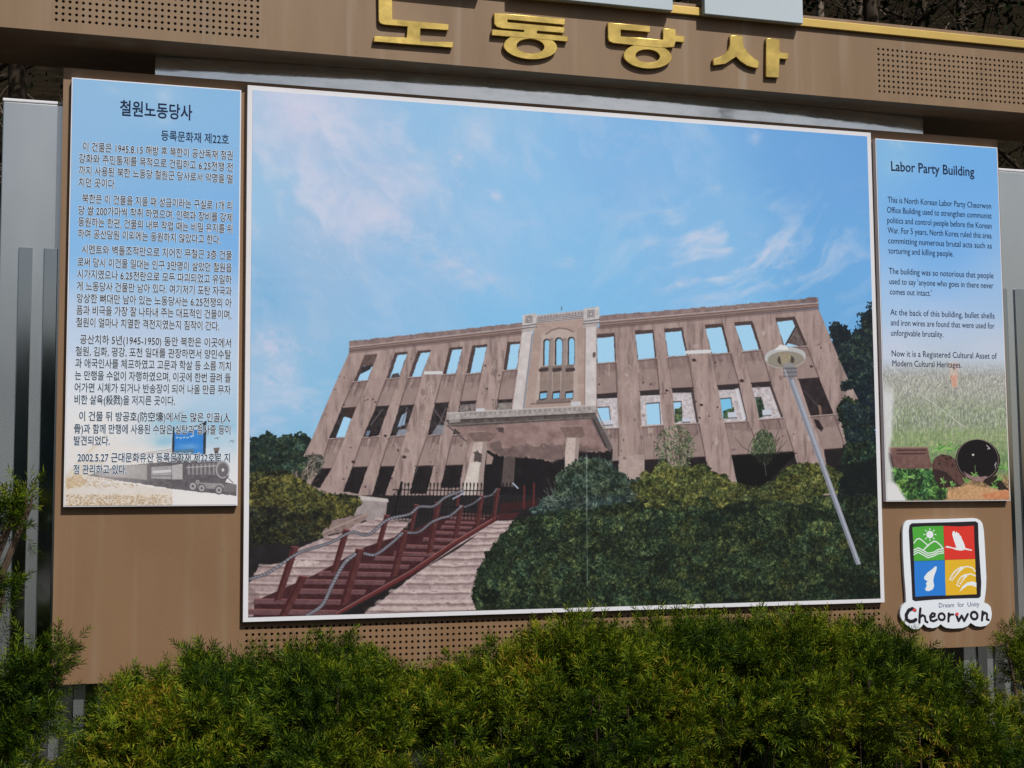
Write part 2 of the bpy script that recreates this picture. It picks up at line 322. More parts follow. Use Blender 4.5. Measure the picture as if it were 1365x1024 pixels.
class Print:
    """numpy rasteriser for printed pictures; drawn in the survey coordinates of the photograph, mapped on the sheet's plane"""
    def __init__(s, x0, x1, z0, z1, res, yp=0., scale=1.5):
        s.x0, s.x1, s.z0, s.z1, s.res, s.yp, s.sc = x0, x1, z0, z1, res, yp, scale
        s.w = int((x1-x0)*res); s.h = int((z1-z0)*res); s.img = np.zeros((s.h, s.w, 3)) + 200.
        xs = x0+(np.arange(s.w)+.5)/res; zs = z1-(np.arange(s.h)+.5)/res
        X, Z = np.meshgrid(xs, zs); D = np.stack([X-CAM[0], 0*X+yp-CAM[1], Z-CAM[2]], -1) @ RM
        s.PX = 682.5+FPX*D[..., 0]/D[..., 1]; s.PY = 512-FPX*D[..., 2]/D[..., 1]
    def t(s, p):
        q = back(p, s.yp); return ((q[0]-s.x0)*s.res, (s.z1-q[2])*s.res)
    def k(s, p):                                   # texels per photograph pixel near p
        a = s.t(p); b = s.t((p[0]+1, p[1])); return abs(b[0]-a[0])
    def mask(s, pts, jag=0, seed=1):
        q = np.array([s.t(p) for p in pts])
        x0, y0 = np.floor(q.min(0)-1-jag).astype(int); x1, y1 = np.ceil(q.max(0)+1+jag).astype(int)
        x0, y0 = max(x0, 0), max(y0, 0); x1, y1 = min(x1, s.w), min(y1, s.h)
        if x1 <= x0 or y1 <= y0: return None
        acc = np.zeros((y1-y0, x1-x0))
        if jag:
            n1 = fbm(y1-y0, x1-x0, 11*s.sc/1.5, 3, seed, rough=.95)*jag*1.25; n2 = fbm(y1-y0, x1-x0, 11*s.sc/1.5, 3, seed+9, rough=.95)*jag*1.25
        for oy in (.25, .75):
            for ox in (.25, .75):
                X, Y = np.meshgrid(np.arange(x0, x1)+ox, np.arange(y0, y1)+oy)
                if jag: X = X+n1; Y = Y+n2
                ins = np.zeros(X.shape, bool)
                for i in range(len(q)):
                    ax, ay = q[i-1]; bx, by = q[i]
                    if ay == by: continue
                    c = ((ay > Y) != (by > Y)) & (X < (bx-ax)*(Y-ay)/(by-ay)+ax); ins ^= c
                acc += ins/4
        return (slice(y0, y1), slice(x0, x1)), acc
    def put(s, sl, al, col):
        s.img[sl] = s.img[sl]*(1-al[..., None]) + np.asarray(col, float)*al[..., None]
    def fill(s, pts, col, a=1., tex=0, cell=12, jag=0, seed=1, ax=1, ay=1):
        r = s.mask(pts, jag, seed)
        if r is None: return
        sl, al = r; col = np.array(col, float)
        if tex: col = col + (fbm(*al.shape, cell*s.sc/1.5, 4, seed, ax, ay, .65)*tex)[..., None]
        s.put(sl, al*a, col)
    def stroke(s, pts, wd, col, a=1., soft=.5):
        q = np.array([s.t(p) for p in pts]); k = s.k(pts[0]); r = wd*k/2; e = r+soft*2+1
        x0, y0 = np.floor(q.min(0)-e).astype(int); x1, y1 = np.ceil(q.max(0)+e).astype(int)
        x0, y0 = max(x0, 0), max(y0, 0); x1, y1 = min(x1, s.w), min(y1, s.h)
        if x1 <= x0 or y1 <= y0: return
        X, Y = np.meshgrid(np.arange(x0, x1)+.5, np.arange(y0, y1)+.5); d = np.full(X.shape, 1e9)
        for i in range(len(q)-1):
            v = q[i+1]-q[i]; L = max(v@v, 1e-9); t = np.clip(((X-q[i][0])*v[0]+(Y-q[i][1])*v[1])/L, 0, 1)
            d = np.minimum(d, np.hypot(X-q[i][0]-t*v[0], Y-q[i][1]-t*v[1]))
        s.put((slice(y0, y1), slice(x0, x1)), np.clip((r-d)/(2*soft)+.5, 0, 1)*a, col)
    def blob(s, c, rx, ry, col, a=1., tilt=0, jag=0, seed=1): s.fill(ell(c[0], c[1], rx, ry, 28, tilt), col, a, jag=jag, seed=seed)
    def soft(s, c, rx, ry, col, a=1., tilt=0, noise=None):
        dx, dy = s.PX-c[0], s.PY-c[1]; u = dx*math.cos(tilt)+dy*math.sin(tilt); v = -dx*math.sin(tilt)+dy*math.cos(tilt)
        al = np.exp(-(u/rx)**2-(v/ry)**2)*a
        if noise is not None: al = al*noise
        s.img = s.img*(1-al[..., None]) + np.array(col, float)*al[..., None]
    def field(s, pts):                              # smooth colour field through (x, y, colour) samples
        num = 0; den = 0
        for x, y, c in pts:
            wt = 1/(((s.PX-x)**2+(s.PY-y)**2)/1e4+.25)**2; num = num+wt[..., None]*np.array(c, float); den = den+wt
        s.img = num/den[..., None]
    def foliage(s, pts, dark, mid, light, cell=20, jag=7, seed=1, bright=0., leaf=3.2):
        r = s.mask(pts, jag, seed)
        if r is None: return
        sl, al = r; h, w_ = al.shape; k = s.sc/1.5
        big = fbm(h, w_, cell*k*1.6, 3, seed+1, rough=.6); sm = fbm(h, w_, leaf*2.2*k, 2, seed+2, rough=.9); fine = fbm(h, w_, leaf*k, 1, seed+3)
        g = np.random.default_rng(seed+4).random((h, w_))
        spk = np.clip(fbm(h, w_, leaf*1.1*k, 1, seed+7)-.25, 0, 1)*np.clip(.5+big, .1, 1)
        v = np.clip(.31+bright+.40*big+.42*sm+.34*fine+.22*(g-.5)+.75*spk, 0, 1)
        dark, mid, light = [np.array(c, float) for c in (dark, mid, light)]
        lo = np.clip(v/.5, 0, 1)[..., None]; hi = np.clip((v-.5)/.5, 0, 1)[..., None]**1.4
        hue = (fbm(h, w_, 30*k, 2, seed+5)*9)[..., None]*np.array([1, .2, -.7])
        s.put(sl, al, (dark+(mid-dark)*lo+(light-mid)*hi)+hue*lo)
    def wob_stroke(s, pts, wd, col, a=1., amp=.32, g=np.random.default_rng(91)):
        q = []
        for i in range(len(pts)-1):
            n = max(2, int(math.dist(pts[i], pts[i+1])/5))
            for k in range(n): q.append((pts[i][0]+(pts[i+1][0]-pts[i][0])*k/n, pts[i][1]+(pts[i+1][1]-pts[i][1])*k/n+g.normal()*amp))
        q.append(pts[-1]); s.stroke(q, wd, col, a, .7)
    def twigs(s, c, n, ln, col, wd=.8, a=.9, spread=1.2, seed=1, up_=-1.57):
        g = np.random.default_rng(seed)
        for i in range(n):
            p = (c[0]+g.normal()*ln*.35, c[1]+g.normal()*ln*.2); an = up_+g.normal()*spread*.45; L = ln*g.uniform(.4, 1)
            s.stroke([p, (p[0]+L*.5*math.cos(an), p[1]+L*.5*math.sin(an)), (p[0]+L*math.cos(an+.15), p[1]+L*math.sin(an+.15))], wd, np.array(col)*g.uniform(.7, 1.25), a)
    def leaves(s, c, rx, ry, n, cols, seed=1, sz=2.):
        g = np.random.default_rng(seed)
        for i in range(n):
            r_ = math.sqrt(g.random()); th = g.uniform(0, 6.283); p = (c[0]+rx*r_*math.cos(th), c[1]+ry*r_*math.sin(th)); an = g.uniform(0, 3.14); l = sz*g.uniform(.5, 1.1)
            s.stroke([p, (p[0]+l*math.cos(an), p[1]+l*math.sin(an))], sz*.55, np.array(cols[g.integers(len(cols))])*g.uniform(.8, 1.15), .9)
    def material(s, name, rough=.4, spec=.3):
        h, w_ = s.h, s.w; im = bpy.data.images.new(name, w_, h)
        buf = np.ones((h, w_, 4), np.float32); buf[..., :3] = np.clip(s.img[::-1]/255*INK, 0, 1); im.pixels.foreach_set(buf.ravel()); im.update(); im.pack()
        mt = bpy.data.materials.new(name); mt.use_nodes = True; N = mt.node_tree.nodes; b = N['Principled BSDF']
        t = N.new('ShaderNodeTexImage'); t.image = im; t.interpolation = 'Cubic'; t.extension = 'EXTEND'; mt.node_tree.links.new(t.outputs[0], b.inputs['Base Color'])
        b.inputs['Roughness'].default_value = rough; b.inputs['Specular IOR Level'].default_value = spec; return mt
INK = 1.0
def sheet(name, pr, yf, thick, mat, parent):
    x0, x1, z0, z1 = pr.x0, pr.x1, pr.z0, pr.z1; mb = MB().box(x0, x1, yf, yf+thick, z0, z1); o = mb.obj(name, mat, parent)
    uv = o.data.uv_layers.new(name='uv'); 
    for l in o.data.loops:
        v = o.data.vertices[l.vertex_index].co; uv.data[l.index].uv = ((v.x-x0)/(x1-x0), (v.z-z0)/(z1-z0))
    return o
fcurve = bpy.data.curves.new('text', 'FONT'); ftmp = bpy.data.objects.new('text', fcurve); COL.objects.link(ftmp)
def text_part(name, lines, y, mat, parent, offset=0., eps=0.):
    """lines: (string, left px, right px, baseline px of the left end, size in m); baseline runs level on the panel"""
    VV = []; FF = []; base = 0
    for (s_, xl, xr, yl, size) in lines:
        fcurve.body = s_; fcurve.size = size; fcurve.offset = 0; fcurve.resolution_u = 3; bpy.context.view_layer.update()
        me0 = bpy.data.meshes.new_from_object(ftmp.evaluated_get(bpy.context.evaluated_depsgraph_get()))
        me0.calc_loop_triangles(); n0 = len(me0.vertices); co = np.empty(n0*3); me0.vertices.foreach_get('co', co); co = co.reshape(-1, 3); mn, mx = co[:, 0].min(), co[:, 0].max()
        a = back((xl, yl), 0.); b = back((xr, yl), 0.)[0] if xr else None
        sx = (b-a[0])/(mx-mn) if xr else 1.
        nt_ = len(me0.loop_triangles); tri = np.empty(nt_*3, np.int32); me0.loop_triangles.foreach_get('vertices', tri); bpy.data.meshes.remove(me0)
        n = 1 if not offset else (8 if offset > .0012 else 5)
        for k in range(n):
            ang = 2*math.pi*k/n; q = np.stack([co[:, 0]*sx+a[0]-mn*sx+(offset*math.cos(ang) if n > 1 else 0), np.full(n0, y-.00003*k), co[:, 1]+a[2]+(offset*math.sin(ang) if n > 1 else 0)], -1)
            VV.append(q); FF.append(tri.reshape(-1, 3)+base); base += n0
    o = quads_obj(name, np.concatenate(VV), np.concatenate(FF), mat, parent); return o
    me = None
    o = bpy.data.objects.new(name, me); COL.objects.link(o); return place(o, parent)
M['ink'] = material('dark_blue_ink', (.012,.022,.065), .6, spec=.1, vary=.02)
M['greyink'] = material('grey_ink', (.012,.014,.026), .6, spec=.1, vary=.02)
M['halo'] = material('white_ink', (.70,.80,.93), .6, spec=.1, vary=.02)

def panel_thing(name, x0, x1, z0, z1, label):
    t = empty(name, ((x0+x1)/2, YB-.001, z0), label, 'sign panel')
    MB().box(x0, x1, .0012, YB-.0012, z0, z1).obj('backing_board', M['white'], t, bevel=.0008)
    return t

# ================================================================== main picture
MZ1 = 1.8893
pm = panel_thing('picture_panel', 0, 2.5, 0, MZ1, 'large white-edged picture panel of a ruined three-storey building under a blue sky')
pr = Print(.018, 2.482, .0165, MZ1-.0165, 560.)
A = lambda x, y: (320+x/3.102, 360+y/3.102)
B = lambda x, y: (740+x/3.102, 360+y/3.102)
C = lambda x, y: (320+x/3.102, 590+y/3.102)
Dz = lambda x, y: (740+x/2.967, 590+y/2.967)
Ez = lambda x, y: (560+x/3.939, 400+y/3.939)
Fz = lambda x, y: (630+x/3.94, 560+y/3.94)
Gz = lambda x, y: (880+x/3.94, 560+y/3.94)
Hz = lambda x, y: (325+x/5.12, 560+y/5.12)
Sz = lambda x, y: (325+x/1.587, 105+y/1.587)
def mp(f, pts): return [f(*p) for p in pts]
pr.field([(340,120,(174,199,229)),(400,160,(172,195,228)),(600,160,(142,190,232)),(850,200,(126,181,233)),(1100,220,(105,165,226)),(1160,190,(100,160,223)),
 (340,260,(150,194,231)),(480,260,(164,193,229)),(420,340,(152,189,227)),(700,300,(136,190,236)),(950,330,(130,185,233)),(1130,350,(108,169,228)),(350,410,(122,178,224)),
 (550,380,(140,189,232)),(780,390,(126,188,236)),(1100,400,(105,170,226)),(350,480,(158,194,227)),(400,540,(125,186,227)),(350,560,(150,192,229)),(700,420,(128,190,236)),(1000,450,(128,190,238)),(620,500,(128,188,232))])
h_, w_ = pr.h, pr.w
nA = np.clip(.5+1.5*fbm(h_, w_, 60, 6, 21, 1.5, .8, .68), 0, 1.6); nB = np.clip(.45+1.7*fbm(h_, w_, 30, 5, 22, 1.3, .8, .7), 0, 1.6)
cl = (206,207,232)
for (x, y, rx, ry, tl, a) in [(180,100,120,60,.7,.55),(120,60,90,50,.5,.45),(330,190,70,28,.9,.5),(310,110,40,20,1.,.45),(250,250,130,45,.7,.42),(380,340,150,55,.55,.45),(240,330,110,40,.3,.3),
    (150,230,60,30,.8,.35),(450,170,28,14,.5,.55),(455,210,22,10,1.,.5),(540,250,45,12,.3,.5),(590,320,50,18,.2,.4),(480,420,110,30,.4,.4),(690,390,30,12,.1,.35),(490,120,20,30,.2,.3),
    (980,325,38,9,-.6,.55),(1010,230,20,8,-.3,.4),(1080,120,14,22,.1,.4),(860,355,26,12,-.6,.4),(900,385,34,16,-.5,.5),(1030,355,70,14,-.45,.5),(1090,375,60,14,-.6,.55),(1140,390,50,12,-.5,.5),
    (930,430,60,14,-.3,.45),(1000,460,90,9,-.15,.45),(820,130,60,50,0,.18),(780,260,100,60,0,.15),(1140,430,50,10,-.3,.4),(1270,325,25,8,-.2,.3),
    (60,560,50,36,.2,.6),(130,575,40,12,.3,.4),(60,640,60,24,.1,.5),(110,700,70,40,.3,.6),(30,720,50,40,0,.4),(90,610,40,18,.4,.4)]:
    pr.soft(Sz(x, y), rx/1.587, ry/1.587, cl, a, tl, nA if rx > 60 else nB)
wx = pr.PX+20*streaky(pr.PX, pr.PY, 0, 70, 70, 3, 2); wy = pr.PY+20*streaky(pr.PX, pr.PY, 0, 70, 70, 9, 2)
ci = np.clip(streaky(wx, wy, .8, 62, 34, 1, 5)+.22, 0, 1)*np.exp(-((pr.PX-430)/190)**2-((pr.PY-250)/170)**2)*1.15
ci = ci+np.clip(streaky(wx, wy, -.55, 62, 20, 5, 5)+.05, 0, 1)*np.exp(-((pr.PX-1000)/170)**2-((pr.PY-340)/75)**2)*1.25
ci = ci+np.clip(streaky(wx, wy, .9, 60, 32, 8, 5)+.08, 0, 1)*np.exp(-((pr.PX-790)/200)**2-((pr.PY-210)/110)**2)*.6
ci = ci+np.clip(streaky(wx, wy, .2, 120, 40, 12), 0, 1)*np.exp(-((pr.PX-370)/90)**2-((pr.PY-500)/70)**2)*.9
ci = np.clip(ci*.85, 0, .62)[..., None]; pr.img = pr.img*(1-ci)+np.array((208,212,234.))*ci
pr.stroke([Sz(20,415), Sz(200,420), Sz(330,428)], 1.2, (170,195,225), .3, 1.5)
# far trees left and right
pr.foliage(mp(Hz, [(0,110),(60,130),(110,105),(190,85),(240,130),(250,165),(300,150),(330,110),(370,80),(430,95),(470,120),(480,260),(420,420),(300,440),(0,440)]), (20,30,30), (38,55,48), (78,98,70), 14, 10, 31, -.02)
pr.foliage(mp(B, [(1130,240),(1150,215),(1200,225),(1230,250),(1260,240),(1250,190),(1290,150),(1310,130),(1330,130),(1340,931),(1180,931),(1170,500)]), (12,22,32), (26,40,48), (58,74,62), 16, 12, 33, -.06)
pr.fill(mp(Dz, [(-1240,165),(-300,150),(1300,150),(1300,800),(-1240,800)]), (36,33,36), 1, tex=8, cell=20, seed=77)
# ---- building body
PIER = (160,140,137); SPAN = (146,127,125); JAMB = (74,60,60); INT = (32,28,32)
SKYW = (160,207,240)
def wing(poly, seed):
    pr.fill(poly, PIER, 1, tex=12, cell=30, seed=seed, jag=0)
    r = pr.mask(poly); sl, al = r; st = fbm(*al.shape, 26, 5, seed+3, .35, 2.5, .7)
    pr.put(sl, al*np.clip(st-.02, 0, 1)*1.0, (98,84,84)); pr.put(sl, al*np.clip(-st-.2, 0, 1)*.8, (190,174,172)); s2 = fbm(*al.shape, 7, 3, seed+5, .6, 1.6, .9); pr.put(sl, al*np.clip(s2-.3, 0, 1)*.6, (112,92,90)); pr.put(sl, al*np.clip(-s2-.35, 0, 1)*.6, (196,182,180))
lw = mp(A, [(452,338),(1168,262),(1190,300),(1150,570),(1100,931),(205,931),(218,860),(300,690),(380,500)])
rw = mp(B, [(170,236),(1087,160),(1100,190),(1145,300),(1200,430),(1250,530),(1290,700),(1310,931),(160,931),(150,600)])
wing(lw, 41); wing(rw, 42)
colsL = [([(515,352),(567,347),(530,453),(470,460)],[(420,572),(478,568),(432,690),(368,696)],[(335,820),(378,820),(330,900),(288,890)]),
 ([(640,342),(694,337),(657,443),(605,448)],[(562,565),(615,562),(572,685),(508,690)],[(465,815),(528,813),(490,925),(425,915)]),
 ([(735,333),(790,329),(750,438),(697,442)],[(660,562),(718,558),(682,680),(620,686)],[(580,812),(640,811),(600,930),(545,930)]),
 ([(865,320),(920,316),(893,426),(838,431)],[(805,552),(862,548),(835,676),(775,682)],[(730,810),(800,808),(770,925),(700,925)]),
 ([(960,312),(1022,307),(998,422),(935,428)],[(910,545),(975,541),(965,670),(880,680)],[(850,808),(922,806),(905,900),(828,900)]),
 ([(1105,298),(1158,294),(1145,408),(1088,414)],[(1065,538),(1125,535),(1110,680),(1050,690)],[(1020,803),(1085,800),(1085,931),(1005,931)])]
colsR = [([(172,265),(245,260),(250,378),(172,384)],[(172,515),(255,508),(260,650),(172,655)],[(232,790),(262,790),(262,850),(232,850)]),
 ([(330,250),(405,246),(418,362),(340,370)],[(350,502),(430,496),(445,638),(358,645)],[(370,785),(458,780),(470,850),(370,850)]),
 ([(450,242),(525,237),(548,350),(466,358)],[(482,490),(570,486),(592,630),(500,635)],[(540,776),(620,772),(638,850),(550,850)]),
 ([(617,226),(692,220),(722,340),(645,346)],[(670,478),(760,472),(795,622),(700,628)],[(728,765),(850,758),(870,910),(757,905)]),
 ([(738,215),(815,210),(852,328),(775,334)],[(810,468),(890,462),(942,608),(845,616)],[(850,758),(985,750),(1010,840),(868,905)]),
 ([(910,198),(988,192),(1038,312),(945,318)],[(1005,452),(1090,446),(1150,594),(1055,602)],[(1110,742),(1200,735),(1240,860),(1130,860)])]
def lerp(a, b, t): return (a[0]+(b[0]-a[0])*t, a[1]+(b[1]-a[1])*t)
gd = np.random.default_rng(61)
for f, cols, side in ((A, colsL, 'L'), (B, colsR, 'R')):
    for ci, (u, m_, g) in enumerate(cols):
        u, m_, g = mp(f, u), mp(f, m_), mp(f, g)
        for top, bot in ((u, m_), (m_, g)):
            q = [top[3], top[2], bot[1], bot[0]]
            pr.fill(q, SPAN, .85, tex=12, cell=16, seed=60+ci)
            pr.fill([q[0], q[1], lerp(q[1], q[2], .35), lerp(q[0], q[3], .2+.1*(ci % 3))], (108,88,86), .35, tex=20, cell=6, seed=70+ci, jag=3)
            sh, li = (0, 3), (1, 2)
            if side == 'R': sh, li = (1, 2), (0, 3)
            pr.stroke([q[sh[0]], q[sh[1]]], 1.6, (92,74,74), .75); pr.stroke([q[li[0]], q[li[1]]], 1., (110,90,88), .5)
            pr.stroke([lerp(q[0], q[1], -.04), lerp(q[0], q[1], 1.02)], 1.8, (182,168,166), .85)
            pr.stroke([(q[0][0], q[0][1]+2), (q[1][0], q[1][1]+2)], 1., (86,70,70), .8)
        for q0, q1 in ((u[3], u[2]), (m_[3], m_[2])):       # dirt runs under the sills, flaked render beside them
            for k in range(9):
                p = lerp(q0, q1, gd.uniform(-.1, 1.1)); L = gd.uniform(4, 17); dx = (u[3][0]-u[0][0])/max(u[3][1]-u[0][1], 1)*L; pr.stroke([(p[0], p[1]+3), (p[0]+dx, p[1]+3+L)], gd.uniform(.7, 2.2), ((92,78,78), (78,64,66), (188,174,170))[k % 3], gd.uniform(.2, .45), .9)
        # upper opening: reveal, then sky
        pr.fill(u, JAMB, 1, tex=10, cell=6, seed=5+ci, jag=.9)
        if side == 'L': s4 = [lerp(lerp(u[0], u[1], .30), u[3], .10), lerp(u[1], u[2], .09), lerp(u[3], u[2], .97), lerp(u[3], u[2], .26)]
        else: s4 = [lerp(u[0], u[3], .14), lerp(lerp(u[0], u[1], .95-.03*ci), u[2], .12), lerp(u[3], u[2], .95-.02*ci), lerp(u[3], u[2], .03)]
        pr.fill(s4, SKYW, 1, jag=.8, seed=ci)
        # ground opening: dark
        pr.fill(g, INT, 1, tex=9, cell=14, seed=9+ci, jag=1.2)
        pr.stroke([g[0], g[1]], 1.2, (60,46,46), .8)
        # middle opening
        if side == 'L':
            pr.fill(m_, (46,40,43), 1, tex=26, cell=6, seed=80+ci, jag=1)
        elif ci < 5:
            pr.fill(m_, (188,182,188), 1, tex=34, cell=5, seed=90+ci)
            pr.fill([m_[0], m_[1], lerp(m_[1], m_[2], .14), lerp(m_[0], m_[3], .12)], (40,34,38), .95)
            if ci >= 2: pr.fill([lerp(m_[0], m_[1], .86), m_[1], m_[2], lerp(m_[3], m_[2], .9)], (62,50,52), .9)
        else: pr.fill(m_, (44,36,40), 1, tex=14, cell=8, seed=99)
        pr.stroke([m_[0], m_[1]], 1.6, (50,40,42), .9)
# details seen through the openings
pr.fill(mp(A, [(515,352),(567,347),(548,400),(500,395)]), (92,76,74), 1, tex=22, cell=5, seed=3); pr.fill(mp(A, [(505,400),(545,392),(538,410),(498,430)]), INT, .9)
pr.fill(mp(A, [(630,430),(655,425),(660,443),(622,446)]), (60,52,50), .9)
pr.fill(mp(A, [(428,608),(465,600),(432,690),(396,692)]), SKYW, 1); pr.fill(mp(A, [(440,575),(478,570),(462,615),(430,604)]), (58,44,44), 1, tex=12, cell=5)
pr.fill(mp(A, [(668,600),(690,585),(680,640),(650,650)]), (150,180,210), .9); pr.fill(mp(A, [(655,660),(690,655),(684,680),(645,684)]), (150,160,178), .8); pr.fill(mp(A, [(525,665),(540,662),(532,684),(518,686)]), (120,145,170), .8)
for a, b in (((800,575),(850,640)), ((815,660),(850,570)), ((690,570),(660,660)), ((590,575),(540,640))): pr.stroke(mp(A, [a, b]), 1.4, (112,106,112), .8)
pr.fill(mp(A, [(815,640),(845,640),(838,676),(790,682)]), (135,140,152), .8, tex=20, cell=4); pr.fill(mp(A, [(912,556),(974,552),(968,583),(903,583)]), (130,122,122), .9, tex=34, cell=4); pr.fill(mp(A, [(1066,550),(1124,546),(1122,575),(1062,577)]), (140,132,130), .9, tex=34, cell=4)
for q, cc in (([(175,568),(222,565),(228,622),(180,628)], SKYW), ([(375,552),(430,548),(436,637),(380,638)], SKYW), ([(488,545),(520,543),(525,625),(494,630)], SKYW), ([(682,532),(725,528),(738,606),(692,614)], (120,192,232)), ([(826,528),(850,526),(870,600),(842,612)], (80,98,96))):
    pr.fill([ (lambda p: (p[0], p[1]))(p) for p in mp(B, q)], cc, 1); pr.stroke(mp(B, [q[0], q[1]]), 1.5, (60,50,52), .8); pr.stroke(mp(B, [q[1], q[2]]), 1.2, (70,60,62), .7)
pr.foliage(mp(B, [(492,575),(522,565),(525,625),(494,630)]), (40,50,40), (80,100,70), (120,140,100), 6, 2, 5); pr.foliage(mp(B, [(692,585),(738,565),(740,610),(695,614)]), (40,50,40), (70,95,65), (110,135,95), 6, 2, 6); pr.foliage(mp(B, [(828,535),(852,530),(872,600),(845,612)]), (30,40,34), (60,80,58), (100,120,90), 6, 1, 7)
for q in ([(200,622),(235,620),(237,640),(202,642)], [(523,612),(555,611),(557,628),(525,630)], [(712,588),(748,586),(750,610),(714,612)], [(855,578),(890,576),(892,600),(857,603)]): pr.fill(mp(B, q), (190,198,214), 1); pr.stroke(mp(B, [q[3], q[2]]), 1.2, (60,60,70), .8)
pr.fill(mp(B, [(742,490),(758,488),(790,618),(775,620)]), (205,205,214), .9)
pr.fill(mp(B, [(955,300),(993,232),(1030,310),(1010,316)]), (96,84,84), 1, tex=34, cell=5, seed=4); pr.stroke(mp(B, [(953,308),(993,236)]), 2, (48,40,44), .9); pr.fill(mp(B, [(985,195),(990,193),(1040,310),(1030,312)]), (66,52,54), 1)
pr.stroke(mp(B, [(1030,500),(1100,580)]), 2, (70,62,70), .8); pr.fill(mp(B, [(1085,555),(1098,560),(1102,598),(1092,598)]), (140,115,100), .8)
pr.stroke(mp(A, [(765,425),(832,424)]), 4, (205,210,216), .95); pr.stroke(mp(B, [(543,340),(638,336)]), 4.4, (208,212,218), .95)
# cornice
for f, p1, p2, p3, p4 in ((A, (450,318), (1168,236), (1168,262), (452,338)), (B, (183,212), (1087,134), (1088,158), (183,238))):
    a, b, c_, d_ = mp(f, [p1, p2, p3, p4]); up1 = (a[0], a[1]-7.5); up2 = (b[0], b[1]-6)
    pr.fill([up1, up2, b, a], (132,114,114), 1, tex=26, cell=9, jag=1.6, seed=7)
    pr.fill([a, b, c_, d_], (140,118,114), 1, tex=16, cell=9, seed=8)
    for t_, cc in ((.05, (186,172,170)), (.3, (84,68,68)), (.5, (150,130,126)), (.68, (76,60,60)), (.95, (66,52,54))): pr.stroke([lerp(a, d_, t_), lerp(b, c_, t_)], 1.1, cc, .8)
    pr.stroke([(d_[0], d_[1]+1.5), (c_[0], c_[1]+1.5)], 2, (100,82,82), .5)
pr.fill(mp(B, [(1016,124),(1050,112),(1080,112),(1080,135),(1020,136)]), (112,96,98), 1, tex=20, cell=5); pr.fill(mp(B, [(920,128),(980,122),(985,138),(925,142)]), (128,110,110), 1, tex=20, cell=5)
g_ = np.random.default_rng(5)
for i in range(90):                                 # shell and bullet marks on the render
    f, (x, y) = ((A, (g_.uniform(380, 1100), g_.uniform(360, 900))) if i % 2 else (B, (g_.uniform(180, 1180), g_.uniform(250, 780))))
    p = f(x, y); px_ = int((back(p, 0)[0]-pr.x0)*pr.res); py_ = int((pr.z1-back(p, 0)[2])*pr.res)
    if 0 <= px_ < pr.w and 0 <= py_ < pr.h and 95 < pr.img[py_, px_].mean() < 175 and pr.img[py_, px_, 0] > pr.img[py_, px_, 2]: pr.blob(p, g_.uniform(.5, 1.7), g_.uniform(.5, 1.7), (58,44,46), .75, jag=1, seed=i)
for p, s_ in ((A(600,684),2),(A(678,772),2.6),(A(468,792),2.4),(B(603,557),2.2),(B(770,457),2.8),(B(573,372),2.6),(B(460,497),2),(B(285,777),2.4),(B(1058,398),2)): pr.blob(p, s_, s_*.8, (48,36,38), .9, jag=1.5, seed=3)
pr.fill(mp(B, [(1068,615),(1088,620),(1108,655),(1100,668),(1080,650)]), (34,28,30), .95, jag=1)
for k in range(26):
    p = B(g_.uniform(285, 325), g_.uniform(380, 540)) if k % 2 else A(g_.uniform(770, 800), g_.uniform(445, 500)); pr.stroke([p, (p[0]+g_.normal()*2, p[1]+g_.uniform(1, 5))], .9, (198,184,180), .55)
pr.fill(mp(B, [(258,770),(368,762),(368,880),(262,890)]), (172,156,152), .6, tex=22, cell=8)
for k in range(150):                                # hairline cracks, patches of bare concrete, run marks over piers
    f, (x, y) = ((A, (g_.uniform(330, 1120), g_.uniform(345, 900))) if k % 2 else (B, (g_.uniform(180, 1200), g_.uniform(245, 780))))
    p = f(x, y); px_ = int((back(p, 0)[0]-pr.x0)*pr.res); py_ = int((pr.z1-back(p, 0)[2])*pr.res)
    if not (0 <= px_ < pr.w and 0 <= py_ < pr.h): continue
    c_ = pr.img[py_, px_]
    if c_[0] < 105 or c_[0] < c_[2] or c_.mean() > 185: continue
    if k % 3 == 0: pr.fill(ell(p[0], p[1], g_.uniform(1.5, 4.5), g_.uniform(1.5, 6), 12), ((188,174,170), (118,100,98), (104,88,88))[k % 9//3], .5, tex=14, cell=4, jag=3, seed=k)
    else: pr.wob_stroke([p, (p[0]+g_.normal()*2-(3 if f is A else -2), p[1]+g_.uniform(4, 14))], .8, ((84,70,70), (196,184,180))[k % 2], .5, .8)
# ---- central tower
TW = (196,190,192)
pr.fill(mp(Ez, [(600,118),(866,96),(866,560),(545,575)]), (166,146,140), 1, tex=14, cell=14, seed=11)
pr.fill(mp(Ez, [(640,170),(700,150),(760,146),(820,170),(830,530),(600,545)]), (178,164,160), .8, tex=12, cell=12, seed=12)
for k in range(5): pr.stroke(mp(Ez, [(660,178),(690,158),(730,146),(770,152),(803,166)]), 1.6, (112,98,98), .35)
for i, (x0_, x1_) in enumerate(((645,683),(706,748),(773,812))):
    cx = (x0_+x1_)/2; r_ = (x1_-x0_)/2; yt = 222-i*5
    arch = [(x0_-i*0, 345-i*3), (x0_+1, yt)] + [(cx-r_*math.cos(t_), yt-r_*1.05*math.sin(t_)) for t_ in np.linspace(0, math.pi, 9)] + [(x1_, 342-i*3)]
    pr.fill(mp(Ez, arch), (62,54,56), 1)
    a2 = [(cx+(x-cx)*.74+2.5, y+8 if y < yt else y) for x, y in arch]; pr.fill(mp(Ez, a2), (140,198,235), 1)
pr.fill(mp(Ez, [(632,350),(808,338),(806,358),(630,366)]), (120,106,104), 1, tex=10, cell=5)
